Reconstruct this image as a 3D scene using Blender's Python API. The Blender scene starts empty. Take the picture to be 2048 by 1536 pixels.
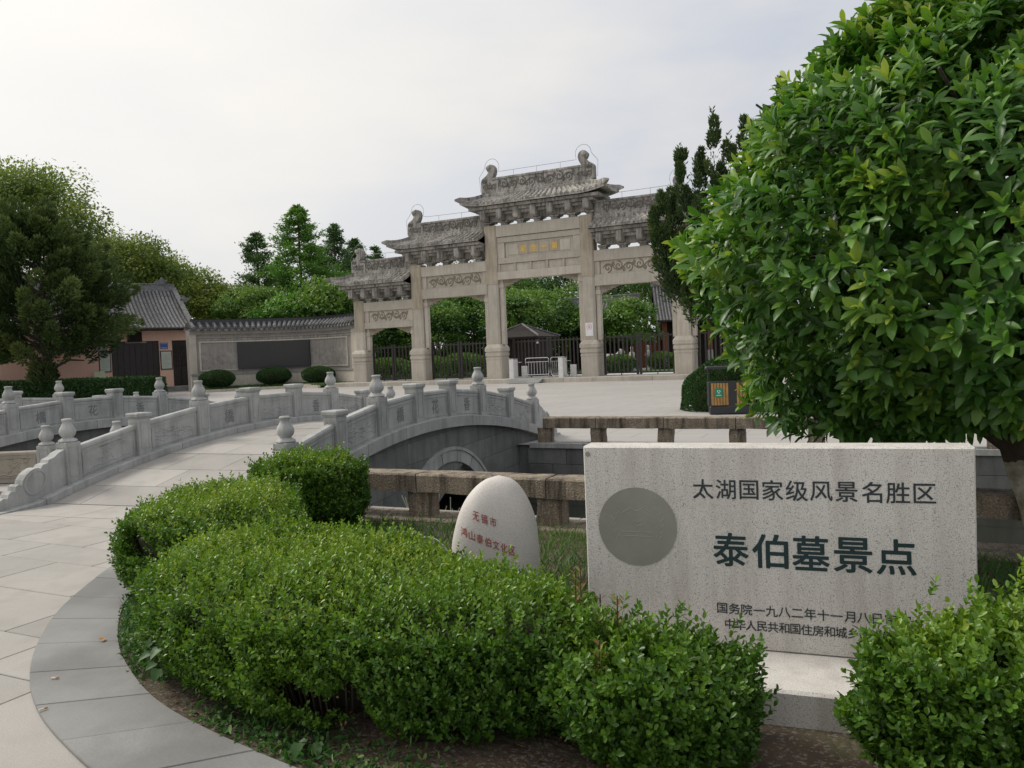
import bpy, math, random
import numpy as np
from mathutils import Matrix, Vector
random.seed(7); RNG = np.random.default_rng(11)
rad = math.radians
SC = bpy.context.scene; COL = SC.collection

# ------------------------------------------------------------------ camera
# site frame: +Y runs along the bridges, towards the stone gate; +X to the right along the gate
PITCH, ROLL, YAW = math.atan(61/1597), rad(2.3), rad(26)
cd = bpy.data.cameras.new('camera'); cam = bpy.data.objects.new('camera', cd); COL.objects.link(cam)
cd.sensor_width = 36; cd.lens = 36*1597/2048; cd.clip_start = .05; cd.clip_end = 2000
cam.matrix_world = (Matrix.Translation((0, 0, 1.5)) @ Matrix.Rotation(YAW, 4, 'Z')
                    @ Matrix.Rotation(rad(90)-PITCH, 4, 'X') @ Matrix.Rotation(-ROLL, 4, 'Z'))
SC.camera = cam
# ------------------------------------------------------------------ sky, sun, exposure
SUN_AZ, SUN_EL = rad(182), rad(47)      # math angle from +X
sdir = Vector((math.cos(SUN_AZ)*math.cos(SUN_EL), math.sin(SUN_AZ)*math.cos(SUN_EL), math.sin(SUN_EL)))
wd = bpy.data.worlds.new('World'); SC.world = wd; wd.use_nodes = True
nt = wd.node_tree; nt.nodes.clear()
def wn(t, **k):
    n = nt.nodes.new(t)
    for a, b in k.items(): setattr(n, a, b)
    return n
def wl(a, b): nt.links.new(a, b)
sky = wn('ShaderNodeTexSky', sky_type='NISHITA', sun_disc=False, sun_elevation=SUN_EL,
         sun_rotation=math.atan2(sdir.x, sdir.y), dust_density=4.0, air_density=1.2)
tc = wn('ShaderNodeTexCoord'); mp = wn('ShaderNodeMapping'); mp.inputs['Scale'].default_value = (1.1, 1.1, 3.2)
wl(tc.outputs['Generated'], mp.inputs['Vector'])
nz = wn('ShaderNodeTexNoise'); nz.inputs['Scale'].default_value = 2.3; nz.inputs['Detail'].default_value = 5; nz.inputs['Roughness'].default_value = .52
wl(mp.outputs[0], nz.inputs['Vector'])
rp = wn('ShaderNodeValToRGB'); rp.color_ramp.elements[0].position = .40; rp.color_ramp.elements[1].position = .64
rp.color_ramp.elements[0].color = (.54, .575, .65, 1); rp.color_ramp.elements[1].color = (.725, .705, .695, 1)
wl(nz.outputs['Fac'], rp.inputs[0])
# thin cloud is brighter round the hidden sun
dt = wn('ShaderNodeVectorMath', operation='DOT_PRODUCT'); dt.inputs[1].default_value = sdir
nv = wn('ShaderNodeVectorMath', operation='NORMALIZE'); wl(tc.outputs['Generated'], nv.inputs[0]); wl(nv.outputs[0], dt.inputs[0])
mr = wn('ShaderNodeMapRange', interpolation_type='SMOOTHSTEP'); mr.inputs['From Min'].default_value = .14; mr.inputs['From Max'].default_value = .95
mr.inputs['To Min'].default_value = 0; mr.inputs['To Max'].default_value = .85; wl(dt.outputs['Value'], mr.inputs[0])
glow = wn('ShaderNodeMix', data_type='RGBA', blend_type='MIX'); wl(mr.outputs[0], glow.inputs[0])
wl(rp.outputs[0], glow.inputs[6]); glow.inputs[7].default_value = (1.06, 1.02, .94, 1)
sc_ = wn('ShaderNodeMix', data_type='RGBA', blend_type='MULTIPLY'); sc_.inputs[0].default_value = 1
wl(sky.outputs[0], sc_.inputs[6]); sc_.inputs[7].default_value = (.10, .10, .10, 1)
mixc = wn('ShaderNodeMix', data_type='RGBA'); mixc.inputs[0].default_value = .90
wl(sc_.outputs[2], mixc.inputs[6]); wl(glow.outputs[2], mixc.inputs[7])
bg = wn('ShaderNodeBackground'); bg.inputs['Strength'].default_value = 1.0
wl(mixc.outputs[2], bg.inputs[0]); ow = wn('ShaderNodeOutputWorld'); wl(bg.outputs[0], ow.inputs[0])
sd = bpy.data.lights.new('sun', 'SUN'); sd.energy = 2.0; sd.angle = rad(14); sd.color = (1, .95, .87)
so = bpy.data.objects.new('sun', sd); COL.objects.link(so); so.location = (-10, 5, 30)
so.rotation_euler = (-sdir).to_track_quat('-Z', 'Y').to_euler()
SC.view_settings.view_transform = 'Standard'; SC.view_settings.look = 'None'
SC.view_settings.exposure = 0.12; SC.view_settings.gamma = 1.0; SC.view_settings.use_curve_mapping = False
SC.render.engine = 'CYCLES'

# ------------------------------------------------------------------ object helpers
def thing(name, label=None, cat=None, loc=(0, 0, 0), rz=0, group=None, kind=None):
    o = bpy.data.objects.new(name, None); COL.objects.link(o)
    o.empty_display_size = .2; o.location = loc; o.rotation_euler = (0, 0, rz)
    return tag(o, label, cat, group, kind)
def tag(o, label=None, cat=None, group=None, kind=None):
    if label: o['label'] = label
    if cat: o['category'] = cat
    if group: o['group'] = group
    if kind: o['kind'] = kind
    return o
def ob(name, me, mat, parent=None, loc=(0, 0, 0), rot=(0, 0, 0), scale=(1, 1, 1)):
    if isinstance(me, MB): me = me.mesh(name)
    if mat is not None and not me.materials: me.materials.append(mat)
    o = bpy.data.objects.new(name, me); COL.objects.link(o)
    if parent: o.parent = parent
    o.location = loc; o.rotation_euler = rot; o.scale = scale
    return o
def copy_tree(o, parent=None):
    c = o.copy(); COL.objects.link(c); c.parent = parent
    for ch in o.children: copy_tree(ch, c)
    return c

class MB:
    def __init__(s): s.v = []; s.f = []; s.smooth = False
    def add(s, v, f):
        n = len(s.v); s.v += [tuple(map(float, p)) for p in v]; s.f += [tuple(i+n for i in q) for q in f]; return s
    def box(s, x0, x1, y0, y1, z0, z1, b=0):
        if b <= 0:
            v = [(x, y, z) for z in (z0, z1) for y in (y0, y1) for x in (x0, x1)]
            return s.add(v, [(0, 2, 3, 1), (4, 5, 7, 6), (0, 1, 5, 4), (2, 6, 7, 3), (0, 4, 6, 2), (1, 3, 7, 5)])
        p = [(x0+b, y0), (x1-b, y0), (x1, y0+b), (x1, y1-b), (x1-b, y1), (x0+b, y1), (x0, y1-b), (x0, y0+b)]
        q = [(x0+b, y0+b), (x1-b, y0+b), (x1-b, y0+b), (x1-b, y1-b), (x1-b, y1-b), (x0+b, y1-b), (x0+b, y1-b), (x0+b, y0+b)]
        v = [(a, c, z0) for a, c in p]+[(a, c, z1-b) for a, c in p]+[(a, c, z1) for a, c in q]
        f = [tuple(range(7, -1, -1)), tuple(range(16, 24))]
        for i in range(8):
            j = (i+1) % 8; f += [(i, j, 8+j, 8+i), (8+i, 8+j, 16+j, 16+i)]
        return s.add(v, f)
    def loft(s, rings, cap=True, closed=True):
        n = len(rings[0]); v = [p for r in rings for p in r]; f = []
        for k in range(len(rings)-1):
            for i in range(n if closed else n-1):
                j = (i+1) % n; f.append((k*n+i, k*n+j, (k+1)*n+j, (k+1)*n+i))
        if cap: f += [tuple(range(n-1, -1, -1)), tuple(range((len(rings)-1)*n, len(rings)*n))]
        return s.add(v, f)
    def prism(s, poly, fn, d0, d1):          # poly in (u,v); fn(u,v,d) -> xyz
        return s.loft([[fn(u, w, d0) for u, w in poly], [fn(u, w, d1) for u, w in poly]])
    def tube(s, path, r, n=6, flat=1.0, up=(0, 0, 1)):
        path = [Vector(p) for p in path]; rs = r if hasattr(r, '__len__') else [r]*len(path); rings = []
        for i, p in enumerate(path):
            t = (path[min(i+1, len(path)-1)]-path[max(i-1, 0)]).normalized()
            a = t.cross(Vector(up))
            if a.length < 1e-4: a = t.cross(Vector((1, 0, 0)))
            a.normalize(); b = a.cross(t)
            rings.append([tuple(p+a*math.cos(k*2*math.pi/n)*rs[i]+b*math.sin(k*2*math.pi/n)*rs[i]*flat) for k in range(n)])
        return s.loft(rings)
    def lathe(s, prof, n=16, lob=None, c=(0, 0, 0), sy=1):
        rings = []
        for i, (r, z) in enumerate(prof):
            rg = []
            for k in range(n):
                a = k*2*math.pi/n; q = r*(1+(lob(i, a) if lob else 0)); rg.append((c[0]+q*math.cos(a), c[1]+q*math.sin(a)*sy, c[2]+z))
            rings.append(rg)
        return s.loft(rings)
    def map(s, fn): s.v = [tuple(fn(*p)) for p in s.v]; return s
    def mesh(s, name='mesh'):
        me = bpy.data.meshes.new(name); me.from_pydata(s.v, [], s.f); me.update()
        if s.smooth: smooth(me)
        return me
def smooth(me, ang=40):
    me.polygons.foreach_set('use_smooth', [True]*len(me.polygons))
    try: me.set_sharp_from_angle(angle=rad(ang))
    except Exception: pass
    return me
def fastmesh(name, V, F, attrs=None):
    me = bpy.data.meshes.new(name); F = np.asarray(F, np.int32); k = F.shape[1]
    me.vertices.add(len(V)); me.vertices.foreach_set('co', np.asarray(V, np.float32).ravel())
    me.loops.add(F.size); me.loops.foreach_set('vertex_index', F.ravel())
    me.polygons.add(len(F)); me.polygons.foreach_set('loop_start', np.arange(0, F.size, k, dtype=np.int32))
    for n, a in (attrs or {}).items():
        at = me.attributes.new(n, 'FLOAT', 'POINT'); at.data.foreach_set('value', np.asarray(a, np.float32))
    me.update(calc_edges=True); return me
_tc = {}
def text2d(body, off=0.0):
    """glyph outlines of the built-in font as a flat mesh, centred, one unit high per em"""
    if (body, off) in _tc: return _tc[(body, off)]
    cu = bpy.data.curves.new('glyph', 'FONT'); cu.body = body; cu.size = 1; cu.offset = off; cu.resolution_u = 2
    o = bpy.data.objects.new('glyph', cu); COL.objects.link(o); bpy.context.view_layer.update()
    me = bpy.data.meshes.new_from_object(o.evaluated_get(bpy.context.evaluated_depsgraph_get()))
    v = [(p.co.x, p.co.y) for p in me.vertices]; f = [tuple(q.vertices) for q in me.polygons]
    bpy.data.objects.remove(o); bpy.data.curves.remove(cu); bpy.data.meshes.remove(me)
    a = np.array(v); lo, hi = a.min(0), a.max(0); a = a-(lo+hi)/2
    _tc[(body, off)] = (a, f, hi-lo); return _tc[(body, off)]
def fit_text(mb, body, cx, cy, w, h, fn, off=0.0):
    a, f, sz = text2d(body, off)
    mb.add([fn(cx+p[0]*w/sz[0], cy+p[1]*h/sz[1]) for p in a], f)
def bold_text(mb, body, cx, cy, w, h, fn, g):
    """thick brush strokes: the glyph laid down several times, a hair apart in depth. fn(u, v, depth)"""
    for k, (dx, dy) in enumerate(((0, 0), (g, 0), (-g, 0), (0, g), (0, -g), (g*.7, g*.7), (-g*.7, g*.7), (g*.7, -g*.7), (-g*.7, -g*.7))):
        fit_text(mb, body, cx+dx, cy+dy, w, h, lambda u, v: fn(u, v, k*.00012))
def noise1(x, s=0): return math.sin(x*1.7+s*2.1)+.6*math.sin(x*3.9+s*1.3+1)+.35*math.sin(x*8.3+s*4.4)

# ------------------------------------------------------------------ materials
def mat(name): 
    m = bpy.data.materials.new(name); m.use_nodes = True; return m, m.node_tree, m.node_tree.nodes['Principled BSDF']
def stone(name, c1, c2, scale=3., rough=.85, speck=0., speck_scale=140., streak=0., streak_col=(.05, .045, .04), bump=.25, bump_scale=40., rand=.12, joints=None, coarse=None):
    m, t, b = mat(name); N = t.nodes.new; K = t.links.new
    g = N('ShaderNodeNewGeometry'); oi = N('ShaderNodeObjectInfo')
    n1 = N('ShaderNodeTexNoise'); n1.inputs['Scale'].default_value = scale; n1.inputs['Detail'].default_value = 6; n1.inputs['Roughness'].default_value = .6
    K(g.outputs['Position'], n1.inputs['Vector'])
    r = N('ShaderNodeValToRGB'); r.color_ramp.elements[0].position = .3; r.color_ramp.elements[1].position = .72
    r.color_ramp.elements[0].color = (*c2, 1); r.color_ramp.elements[1].color = (*c1, 1); K(n1.outputs['Fac'], r.inputs[0])
    col = r.outputs[0]
    def mul(c, fac, k):
        x = N('ShaderNodeMix'); x.data_type = 'RGBA'; x.blend_type = 'MIX'; K(fac, x.inputs[0]); K(c, x.inputs[6]); x.inputs[7].default_value = (*k, 1); return x.outputs[2]
    if speck:
        v = N('ShaderNodeTexNoise'); v.inputs['Scale'].default_value = speck_scale; v.inputs['Detail'].default_value = 1
        K(g.outputs['Position'], v.inputs['Vector'])
        q = N('ShaderNodeMapRange'); q.inputs[1].default_value = .56; q.inputs[2].default_value = .68; q.inputs[4].default_value = speck; K(v.outputs['Fac'], q.inputs[0])
        col = mul(col, q.outputs[0], (.06, .058, .055))
        q2 = N('ShaderNodeMapRange'); q2.inputs[1].default_value = .44; q2.inputs[2].default_value = .34; q2.inputs[4].default_value = speck*.6; K(v.outputs['Fac'], q2.inputs[0])
        col = mul(col, q2.outputs[0], (.72, .70, .66))
    if streak:
        mp = N('ShaderNodeMapping'); mp.inputs['Scale'].default_value = (9, 9, .9); K(g.outputs['Position'], mp.inputs[0])
        v = N('ShaderNodeTexNoise'); v.inputs['Scale'].default_value = 1.0; v.inputs['Detail'].default_value = 5; v.inputs['Roughness'].default_value = .65; K(mp.outputs[0], v.inputs['Vector'])
        q = N('ShaderNodeMapRange'); q.inputs[1].default_value = .46; q.inputs[2].default_value = .66; q.inputs[4].default_value = streak; K(v.outputs['Fac'], q.inputs[0])
        col = mul(col, q.outputs[0], streak_col)
    if coarse:
        v = N('ShaderNodeTexNoise'); v.inputs['Scale'].default_value = coarse[0]; v.inputs['Detail'].default_value = 3; K(g.outputs['Position'], v.inputs['Vector'])
        q = N('ShaderNodeMapRange'); q.inputs[1].default_value = .48; q.inputs[2].default_value = .64; q.inputs[4].default_value = coarse[1]; K(v.outputs['Fac'], q.inputs[0])
        col = mul(col, q.outputs[0], coarse[2])
    if joints:
        bt = N('ShaderNodeTexBrick'); bt.inputs['Scale'].default_value = 1; bt.inputs['Mortar Size'].default_value = .006; bt.inputs['Brick Width'].default_value = joints[0]; bt.inputs['Row Height'].default_value = joints[1]
        K(g.outputs['Position'], bt.inputs['Vector']); q = N('ShaderNodeMath'); q.operation = 'MULTIPLY'; q.inputs[1].default_value = .85; K(bt.outputs['Fac'], q.inputs[0]); col = mul(col, q.outputs[0], (.12, .11, .1))
    if rand:
        q = N('ShaderNodeMapRange'); q.inputs[3].default_value = 1-rand; q.inputs[4].default_value = 1+rand; K(oi.outputs['Random'], q.inputs[0])
        x = N('ShaderNodeVectorMath'); x.operation = 'SCALE'; K(col, x.inputs[0]); K(q.outputs[0], x.inputs['Scale']); col = x.outputs[0]
    K(col, b.inputs['Base Color']); b.inputs['Roughness'].default_value = rough
    if bump:
        v = N('ShaderNodeTexNoise'); v.inputs['Scale'].default_value = bump_scale; v.inputs['Detail'].default_value = 4; K(g.outputs['Position'], v.inputs['Vector'])
        bp = N('ShaderNodeBump'); bp.inputs['Strength'].default_value = bump; bp.inputs['Distance'].default_value = .02; K(v.outputs['Fac'], bp.inputs['Height']); K(bp.outputs[0], b.inputs['Normal'])
    return m
def plain(name, c, rough=.6, metal=0, var=.0, emit=None):
    m, t, b = mat(name); b.inputs['Roughness'].default_value = rough; b.inputs['Metallic'].default_value = metal
    g = t.nodes.new('ShaderNodeNewGeometry'); n = t.nodes.new('ShaderNodeTexNoise'); n.inputs['Scale'].default_value = 6; n.inputs['Detail'].default_value = 5
    t.links.new(g.outputs['Position'], n.inputs['Vector']); r = t.nodes.new('ShaderNodeValToRGB')
    k = max(var, .06); r.color_ramp.elements[0].color = (*[x*(1-k) for x in c], 1); r.color_ramp.elements[1].color = (*[min(1, x*(1+k)) for x in c], 1)
    r.color_ramp.elements[0].position = .3; r.color_ramp.elements[1].position = .7
    t.links.new(n.outputs['Fac'], r.inputs[0]); t.links.new(r.outputs[0], b.inputs['Base Color'])
    return m
def leafmat(name, cols, rough=.42, trans=.25, spec=.4):
    m, t, b = mat(name); N = t.nodes.new; K = t.links.new
    at = N('ShaderNodeAttribute'); at.attribute_name = 'tint'; r = N('ShaderNodeValToRGB'); el = r.color_ramp.elements
    for i, (p, c) in enumerate(cols):
        e = el[i] if i < 2 else el.new(p)
        e.position = p; e.color = (*c, 1)
    oi = N('ShaderNodeObjectInfo'); ad = N('ShaderNodeMath'); ad.operation = 'MULTIPLY_ADD'; K(oi.outputs['Random'], ad.inputs[0]); ad.inputs[1].default_value = .14; K(at.outputs['Fac'], ad.inputs[2])
    K(ad.outputs[0], r.inputs[0]); K(r.outputs[0], b.inputs['Base Color']); b.inputs['Roughness'].default_value = rough; b.inputs['Specular IOR Level'].default_value = spec
    tr = N('ShaderNodeBsdfTranslucent'); x = N('ShaderNodeMixShader'); x.inputs[0].default_value = trans
    hs = N('ShaderNodeHueSaturation'); hs.inputs['Value'].default_value = 1.5; hs.inputs['Saturation'].default_value = 1.1; K(r.outputs[0], hs.inputs['Color']); K(hs.outputs[0], tr.inputs[0])
    K(b.outputs[0], x.inputs[1]); K(tr.outputs[0], x.inputs[2]); K(x.outputs[0], t.nodes['Material Output'].inputs[0]); return m
M = dict(
 pave=stone('paving_granite', (.385, .365, .338), (.315, .298, .275), 1.2, .8, speck=.22, speck_scale=200, bump=.1, rand=.11, coarse=(4, .30, (.25, .235, .21))),
 plaza=stone('plaza_paving', (.395, .378, .357), (.34, .325, .307), .5, .8, bump=.05, rand=0, joints=(1.2, .6), coarse=(.7, .18, (.3, .28, .25))),
 kerb=stone('kerb_granite', (.25, .25, .242), (.185, .185, .18), 2., .62, speck=.15, speck_scale=260, bump=.08, rand=.10, coarse=(1.7, .55, (.115, .115, .112))),
 bridge=stone('bridge_granite', (.455, .46, .445), (.325, .33, .32), 4., .85, speck=.25, speck_scale=190, bump=.22, bump_scale=60, streak=.35, streak_col=(.12, .12, .11), rand=.08),
 bridgedk=stone('bridge_wall_stone', (.20, .205, .195), (.125, .13, .122), 3., .85, speck=.15, speck_scale=150, bump=.25, streak=.4, streak_col=(.06, .065, .06), rand=.14),
 cream=stone('cream_sandstone', (.44, .40, .33), (.34, .30, .24), 4., .85, speck=.1, bump=.25, streak=.2, streak_col=(.15, .13, .1)),
 carve=stone('carved_recess', (.23, .235, .228), (.16, .165, .16), 8., .9, bump=.2, rand=0),
 gate=stone('gate_limestone', (.58, .535, .455), (.465, .42, .35), 1.6, .85, speck=.1, speck_scale=40, streak=.28, streak_col=(.24, .20, .15), bump=.2, bump_scale=25, rand=.09),
 gateshaft=stone('gate_shaft_limestone', (.50, .445, .355), (.38, .33, .25), 1.4, .85, streak=.5, streak_col=(.22, .17, .115), bump=.2, bump_scale=25, rand=.06),
 gatedk=stone('weathered_gate_stone', (.52, .49, .44), (.24, .225, .205), 1.6, .9, streak=.8, streak_col=(.06, .058, .054), bump=.35, bump_scale=20, rand=.15, coarse=(2.2, .42, (.13, .125, .118))),
 gatecarve=stone('gate_carving', (.36, .32, .25), (.25, .215, .165), 4., .9, bump=.2, rand=0),
 beam=stone('weathered_brown_granite', (.34, .275, .20), (.20, .155, .11), 5., .9, speck=.5, speck_scale=75, streak=.85, streak_col=(.035, .028, .022), bump=.6, bump_scale=70, rand=.12),
 monu=stone('monument_granite', (.69, .655, .615), (.60, .57, .535), 2.0, .72, speck=.62, speck_scale=230, streak=.30, streak_col=(.27, .225, .18), bump=.12, bump_scale=150, rand=0),
 egg=stone('pale_boulder_granite', (.68, .64, .60), (.57, .535, .50), 3., .75, speck=.35, speck_scale=230, bump=.15, bump_scale=120, rand=0),
 disc=stone('bronze_disc', (.28, .275, .235), (.225, .22, .19), 5., .5, bump=.08, rand=0),
 soil=stone('garden_soil', (.115, .075, .048), (.05, .035, .024), 6., .95, speck=.25, speck_scale=60, bump=.9, bump_scale=30, rand=0, coarse=(3, .5, (.045, .06, .02))),
 lawn=stone('lawn_turf', (.06, .12, .03), (.035, .075, .02), 3., .95, bump=.8, bump_scale=30, rand=0),
 tile=stone('roof_tile_grey', (.25, .25, .252), (.10, .10, .104), 6., .85, bump=.4, bump_scale=30, rand=.2, coarse=(7, .4, (.04, .04, .042))),
 wallgrey=stone('screen_wall_brick', (.40, .375, .34), (.27, .25, .23), 1.2, .9, streak=.3, streak_col=(.12, .11, .1), bump=.2, rand=.12, coarse=(4, .3, (.36, .34, .31))),
 pink=stone('pink_render', (.86, .56, .44), (.80, .51, .40), 1.0, .9, bump=.06, rand=0, streak=.1, streak_col=(.4, .22, .16)),
 door=plain('dark_door_paint', (.020, .013, .012), .45, var=.3), fence=plain('dark_brown_paint', (.026, .019, .018), .4, var=.2),
 black=plain('black_board', (.028, .027, .025), .35), dark=plain('dark_timber', (.022, .016, .013), .95, var=.3),
 white=plain('white_paint', (.72, .72, .70), .35), steel=plain('brushed_steel', (.62, .62, .63), .25, metal=.85),
 paper=plain('pale_green_paper', (.55, .60, .52), .7), cpaper=plain('pale_yellow_board', (.55, .60, .40), .7), blue=plain('blue_plate', (.03, .13, .38), .4),
 deadleaf=plain('dead_leaf', (.17, .10, .045), .9, var=.4),
 gatecarveshade=stone('shaded_carving', (.24, .225, .20), (.14, .13, .118), 4., .9, bump=.2, rand=0),  # dark relief strokes: shade of the carved recesses put into the colour
 tileshade=stone('shaded_pan_tile', (.055, .053, .052), (.028, .028, .028), 5., .85, bump=.3, rand=.1),  # pan tiles darker than the rows: shade between rows put into the colour
 red=plain('red_letter_paint', (.36, .085, .07), .7), ink=plain('dark_letter_paint', (.022, .032, .036), .6), green=plain('green_letter_paint', (.006, .028, .030), .6),
 gold=plain('gold_letter_paint', (.75, .50, .10), .45), pinkp=plain('pink_print', (.65, .25, .36), .7), bingreen=plain('green_plate', (.01, .25, .14), .4), signwhite=plain('printed_white', (.80, .80, .80), .6),
 wood=plain('slat_wood', (.36, .20, .065), .55, var=.25), iron=plain('dark_grey_metal', (.03, .032, .036), .4), brick=stone('red_brick', (.28, .10, .055), (.20, .075, .045), 3., .9, rand=.1),
 bark=stone('tree_bark', (.09, .07, .05), (.04, .032, .025), 12., .95, bump=.9, bump_scale=25, rand=.1), whitebark=stone('limewashed_bark', (.55, .52, .43), (.16, .13, .10), 9., .95, bump=.9, bump_scale=30, rand=0),
 twig=plain('twig', (.07, .05, .035), .9), water=None,
 statue=stone('pale_statue_stone', (.48, .47, .44), (.33, .32, .30), 5., .9, rand=.1), concrete=plain('path_concrete', (.62, .61, .59), .85),
 wire=plain('wire', (.25, .25, .26), .5), plastic=plain('pale_green_plastic', (.45, .52, .46), .4), litter=plain('dry_leaf', (.45, .20, .04), .7), butt=plain('cigarette_paper', (.7, .62, .5), .8),
 glass=plain('dark_window', (.02, .022, .024), .15),
 box=leafmat('boxwood_leaf', [(0, (.026, .058, .010)), (1, (.30, .38, .055)), (.35, (.060, .14, .018)), (.7, (.14, .255, .026))], .38, .22),
 osm=leafmat('osmanthus_leaf', [(0, (.026, .075, .015)), (1, (.36, .45, .07)), (.4, (.062, .162, .026)), (.75, (.145, .28, .04))], .40, .24, .45),
 camphor=leafmat('camphor_leaf', [(0, (.040, .078, .018)), (1, (.28, .34, .075)), (.5, (.125, .19, .038))], .5, .3),
 bright=leafmat('ginkgo_leaf', [(0, (.03, .09, .02)), (1, (.17, .32, .06)), (.5, (.07, .17, .03))], .5, .3),
 mid=leafmat('garden_tree_leaf', [(0, (.030, .078, .018)), (1, (.17, .28, .055)), (.5, (.07, .155, .032))], .5, .25),
 conif=leafmat('conifer_leaf', [(0, (.026, .066, .02)), (1, (.12, .21, .06)), (.5, (.056, .12, .035))], .6, .15),
 juni=leafmat('juniper_leaf', [(0, (.020, .042, .012)), (1, (.14, .19, .05)), (.5, (.046, .086, .022))], .65, .12),
 topi=leafmat('topiary_leaf', [(0, (.012, .04, .01)), (1, (.05, .12, .025)), (.5, (.024, .07, .015))], .5, .15),
 grass=leafmat('grass_blade', [(0, (.022, .064, .014)), (1, (.16, .24, .06)), (.5, (.05, .14, .026))], .5, .3),
 weed=leafmat('weed_leaf', [(0, (.025, .08, .02)), (1, (.08, .18, .04))], .45, .3),
 redleaf=leafmat('red_shoot_leaf', [(0, (.20, .08, .035)), (1, (.22, .22, .06))], .5, .3),
)
m, t, b = mat('pond_water'); b.inputs['Base Color'].default_value = (.018, .02, .014, 1); b.inputs['Roughness'].default_value = .08
n = t.nodes.new('ShaderNodeTexNoise'); n.inputs['Scale'].default_value = 5; bp = t.nodes.new('ShaderNodeBump'); bp.inputs['Strength'].default_value = .08
t.links.new(n.outputs['Fac'], bp.inputs['Height']); t.links.new(bp.outputs[0], b.inputs['Normal']); M['water'] = m

# ------------------------------------------------------------------ ground, plaza, pond
PX = [(-24., -12.75), (-12.75, -8.9), (-5.7, 3.2)]           # pond spans in x
def ground():
    mb = MB(); z = -.02
    xs = [-300, -19, -15.75, -12.65, -8.85, -5.8, 3.2, 300]; ys = [-60, 6.45, 7.7, 11.95, 400]
    def is_pond(i, j):
        x0, x1 = xs[i], xs[i+1]
        if x0 == -19: return j in (1, 2)
        if x0 == -12.65: return j == 2
        if x0 == -5.8: return j in (1, 2)
        if x0 in (-15.75, -8.85): return j in (1, 2)           # below the bridges
        return False
    for i in range(len(xs)-1):
        for j in range(len(ys)-1):
            if not is_pond(i, j): mb.add([(xs[i], ys[j], z), (xs[i+1], ys[j], z), (xs[i+1], ys[j+1], z), (xs[i], ys[j+1], z)], [(0, 1, 2, 3)])
    return tag(ob('plaza_ground', mb, M['plaza']), kind='structure')
GROUND = ground()
mb = MB().add([(-20, 6, -.8), (4, 6, -.8), (4, 12.5, -.8), (-20, 12.5, -.8)], [(0, 1, 2, 3)]); tag(ob('pond_water', mb, M['water']), kind='structure')
mb = MB()
mb.box(-19.2, 3.4, 12.03, 12.3, -1.1, -.03); mb.box(-19.2, -12.7, 6.1, 6.40, -1.1, -.03); mb.box(-12.6, -8.9, 7.3, 7.65, -1.1, -.03); mb.box(-5.75, 3.4, 6.1, 6.40, -1.1, -.03)
mb.box(3.2, 3.45, 6.41, 12.02, -1.1, -.03); mb.box(-19.4, -19.2, 6.41, 12.02, -1.1, -.03)
tag(ob('pond_basin', mb, M['bridgedk']), kind='structure')
# coping and blocks of the far pond wall, facing the camera
rw = thing('retaining_wall', 'grey block retaining wall at the far side of the pond, right of the bridge', 'wall', (0, 12.0, 0))
for k in range(9): ob('coping_stone', MB().box(-5.55+k*.96, -5.55+k*.96+.95, -.06, .32, -.07, .012, .006), M['bridge'], rw)
for c in range(3):
    z1 = -.075-c*.26; k = 0; x = -5.6-(c % 2)*.35
    while x < 3.1:
        w = .62+.2*random.random(); ob('block', MB().box(max(x, -5.6), min(x+w, 3.15), -.02, .04, z1-.255, z1-.003, .006), M['bridgedk'], rw); x += w+.006
rw2 = thing('retaining_wall', 'grey block wall at the far side of the pond, between the two bridges', 'wall', (0, 12.0, 0))
for k in range(4): ob('coping_stone', MB().box(-12.55+k*.94, -12.55+k*.94+.93, -.06, .32, -.07, .012, .006), M['bridge'], rw2)
for c in range(3):
    z1 = -.075-c*.26
    for k in range(5): ob('block', MB().box(-12.6+k*.75, -12.6+k*.75+.744, -.02, .04, z1-.255, z1-.003, .006), M['bridgedk'], rw2)
lc = thing('pond_ledge', 'low weathered stone ledge along the near rim of the pond', 'ledge')
for k in range(8): ob('ledge_stone', MB().box(-5.35+k*1.05, -5.35+k*1.05+1.04, 6.06, 6.50, -.06, .02+.01*(k % 2), .012), M['beam'], lc)

# planting bed outline and kerb
KIN = [(-5.33, 5.95), (-5.30, 5.2), (-5.08, 4.35), (-4.62, 3.56), (-4.2, 3.16), (-3.77, 2.83), (-3.40, 2.62), (-3.05, 2.45), (-2.60, 2.32), (-2.06, 2.22), (-1.3, 2.12), (-.3, 2.05), (1.2, 2.0), (3, 2.0)]
KOUT = [(-5.95, 5.95), (-5.92, 5.1), (-5.65, 4.4), (-5.2, 3.72), (-4.75, 3.14), (-4.30, 2.72), (-3.9, 2.42), (-3.5, 2.19), (-3.1, 2.03), (-2.6, 1.87), (-1.8, 1.72), (-.6, 1.6), (1.2, 1.55), (3, 1.5)]
def polyline(pts, n):
    p = np.array(pts, float)
    for _ in range(2):
        q = [p[0]]
        for a, b in zip(p[:-1], p[1:]): q += [a*.75+b*.25, a*.25+b*.75]
        q.append(p[-1]); p = np.array(q)
    d = np.r_[0, np.cumsum(np.hypot(*np.diff(p, axis=0).T))]; u = np.linspace(0, d[-1], n)
    return np.c_[np.interp(u, d, p[:, 0]), np.interp(u, d, p[:, 1])]
ki, ko = polyline(KIN, 241), polyline(KOUT, 241)
kb = MB().loft([[(ki[i][0], ki[i][1], -.045), (ko[i][0], ko[i][1], -.045)] for i in range(0, 241, 4)], cap=False, closed=False)
kerb = tag(ob('kerb', kb, M['soil']), kind='structure')
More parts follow.
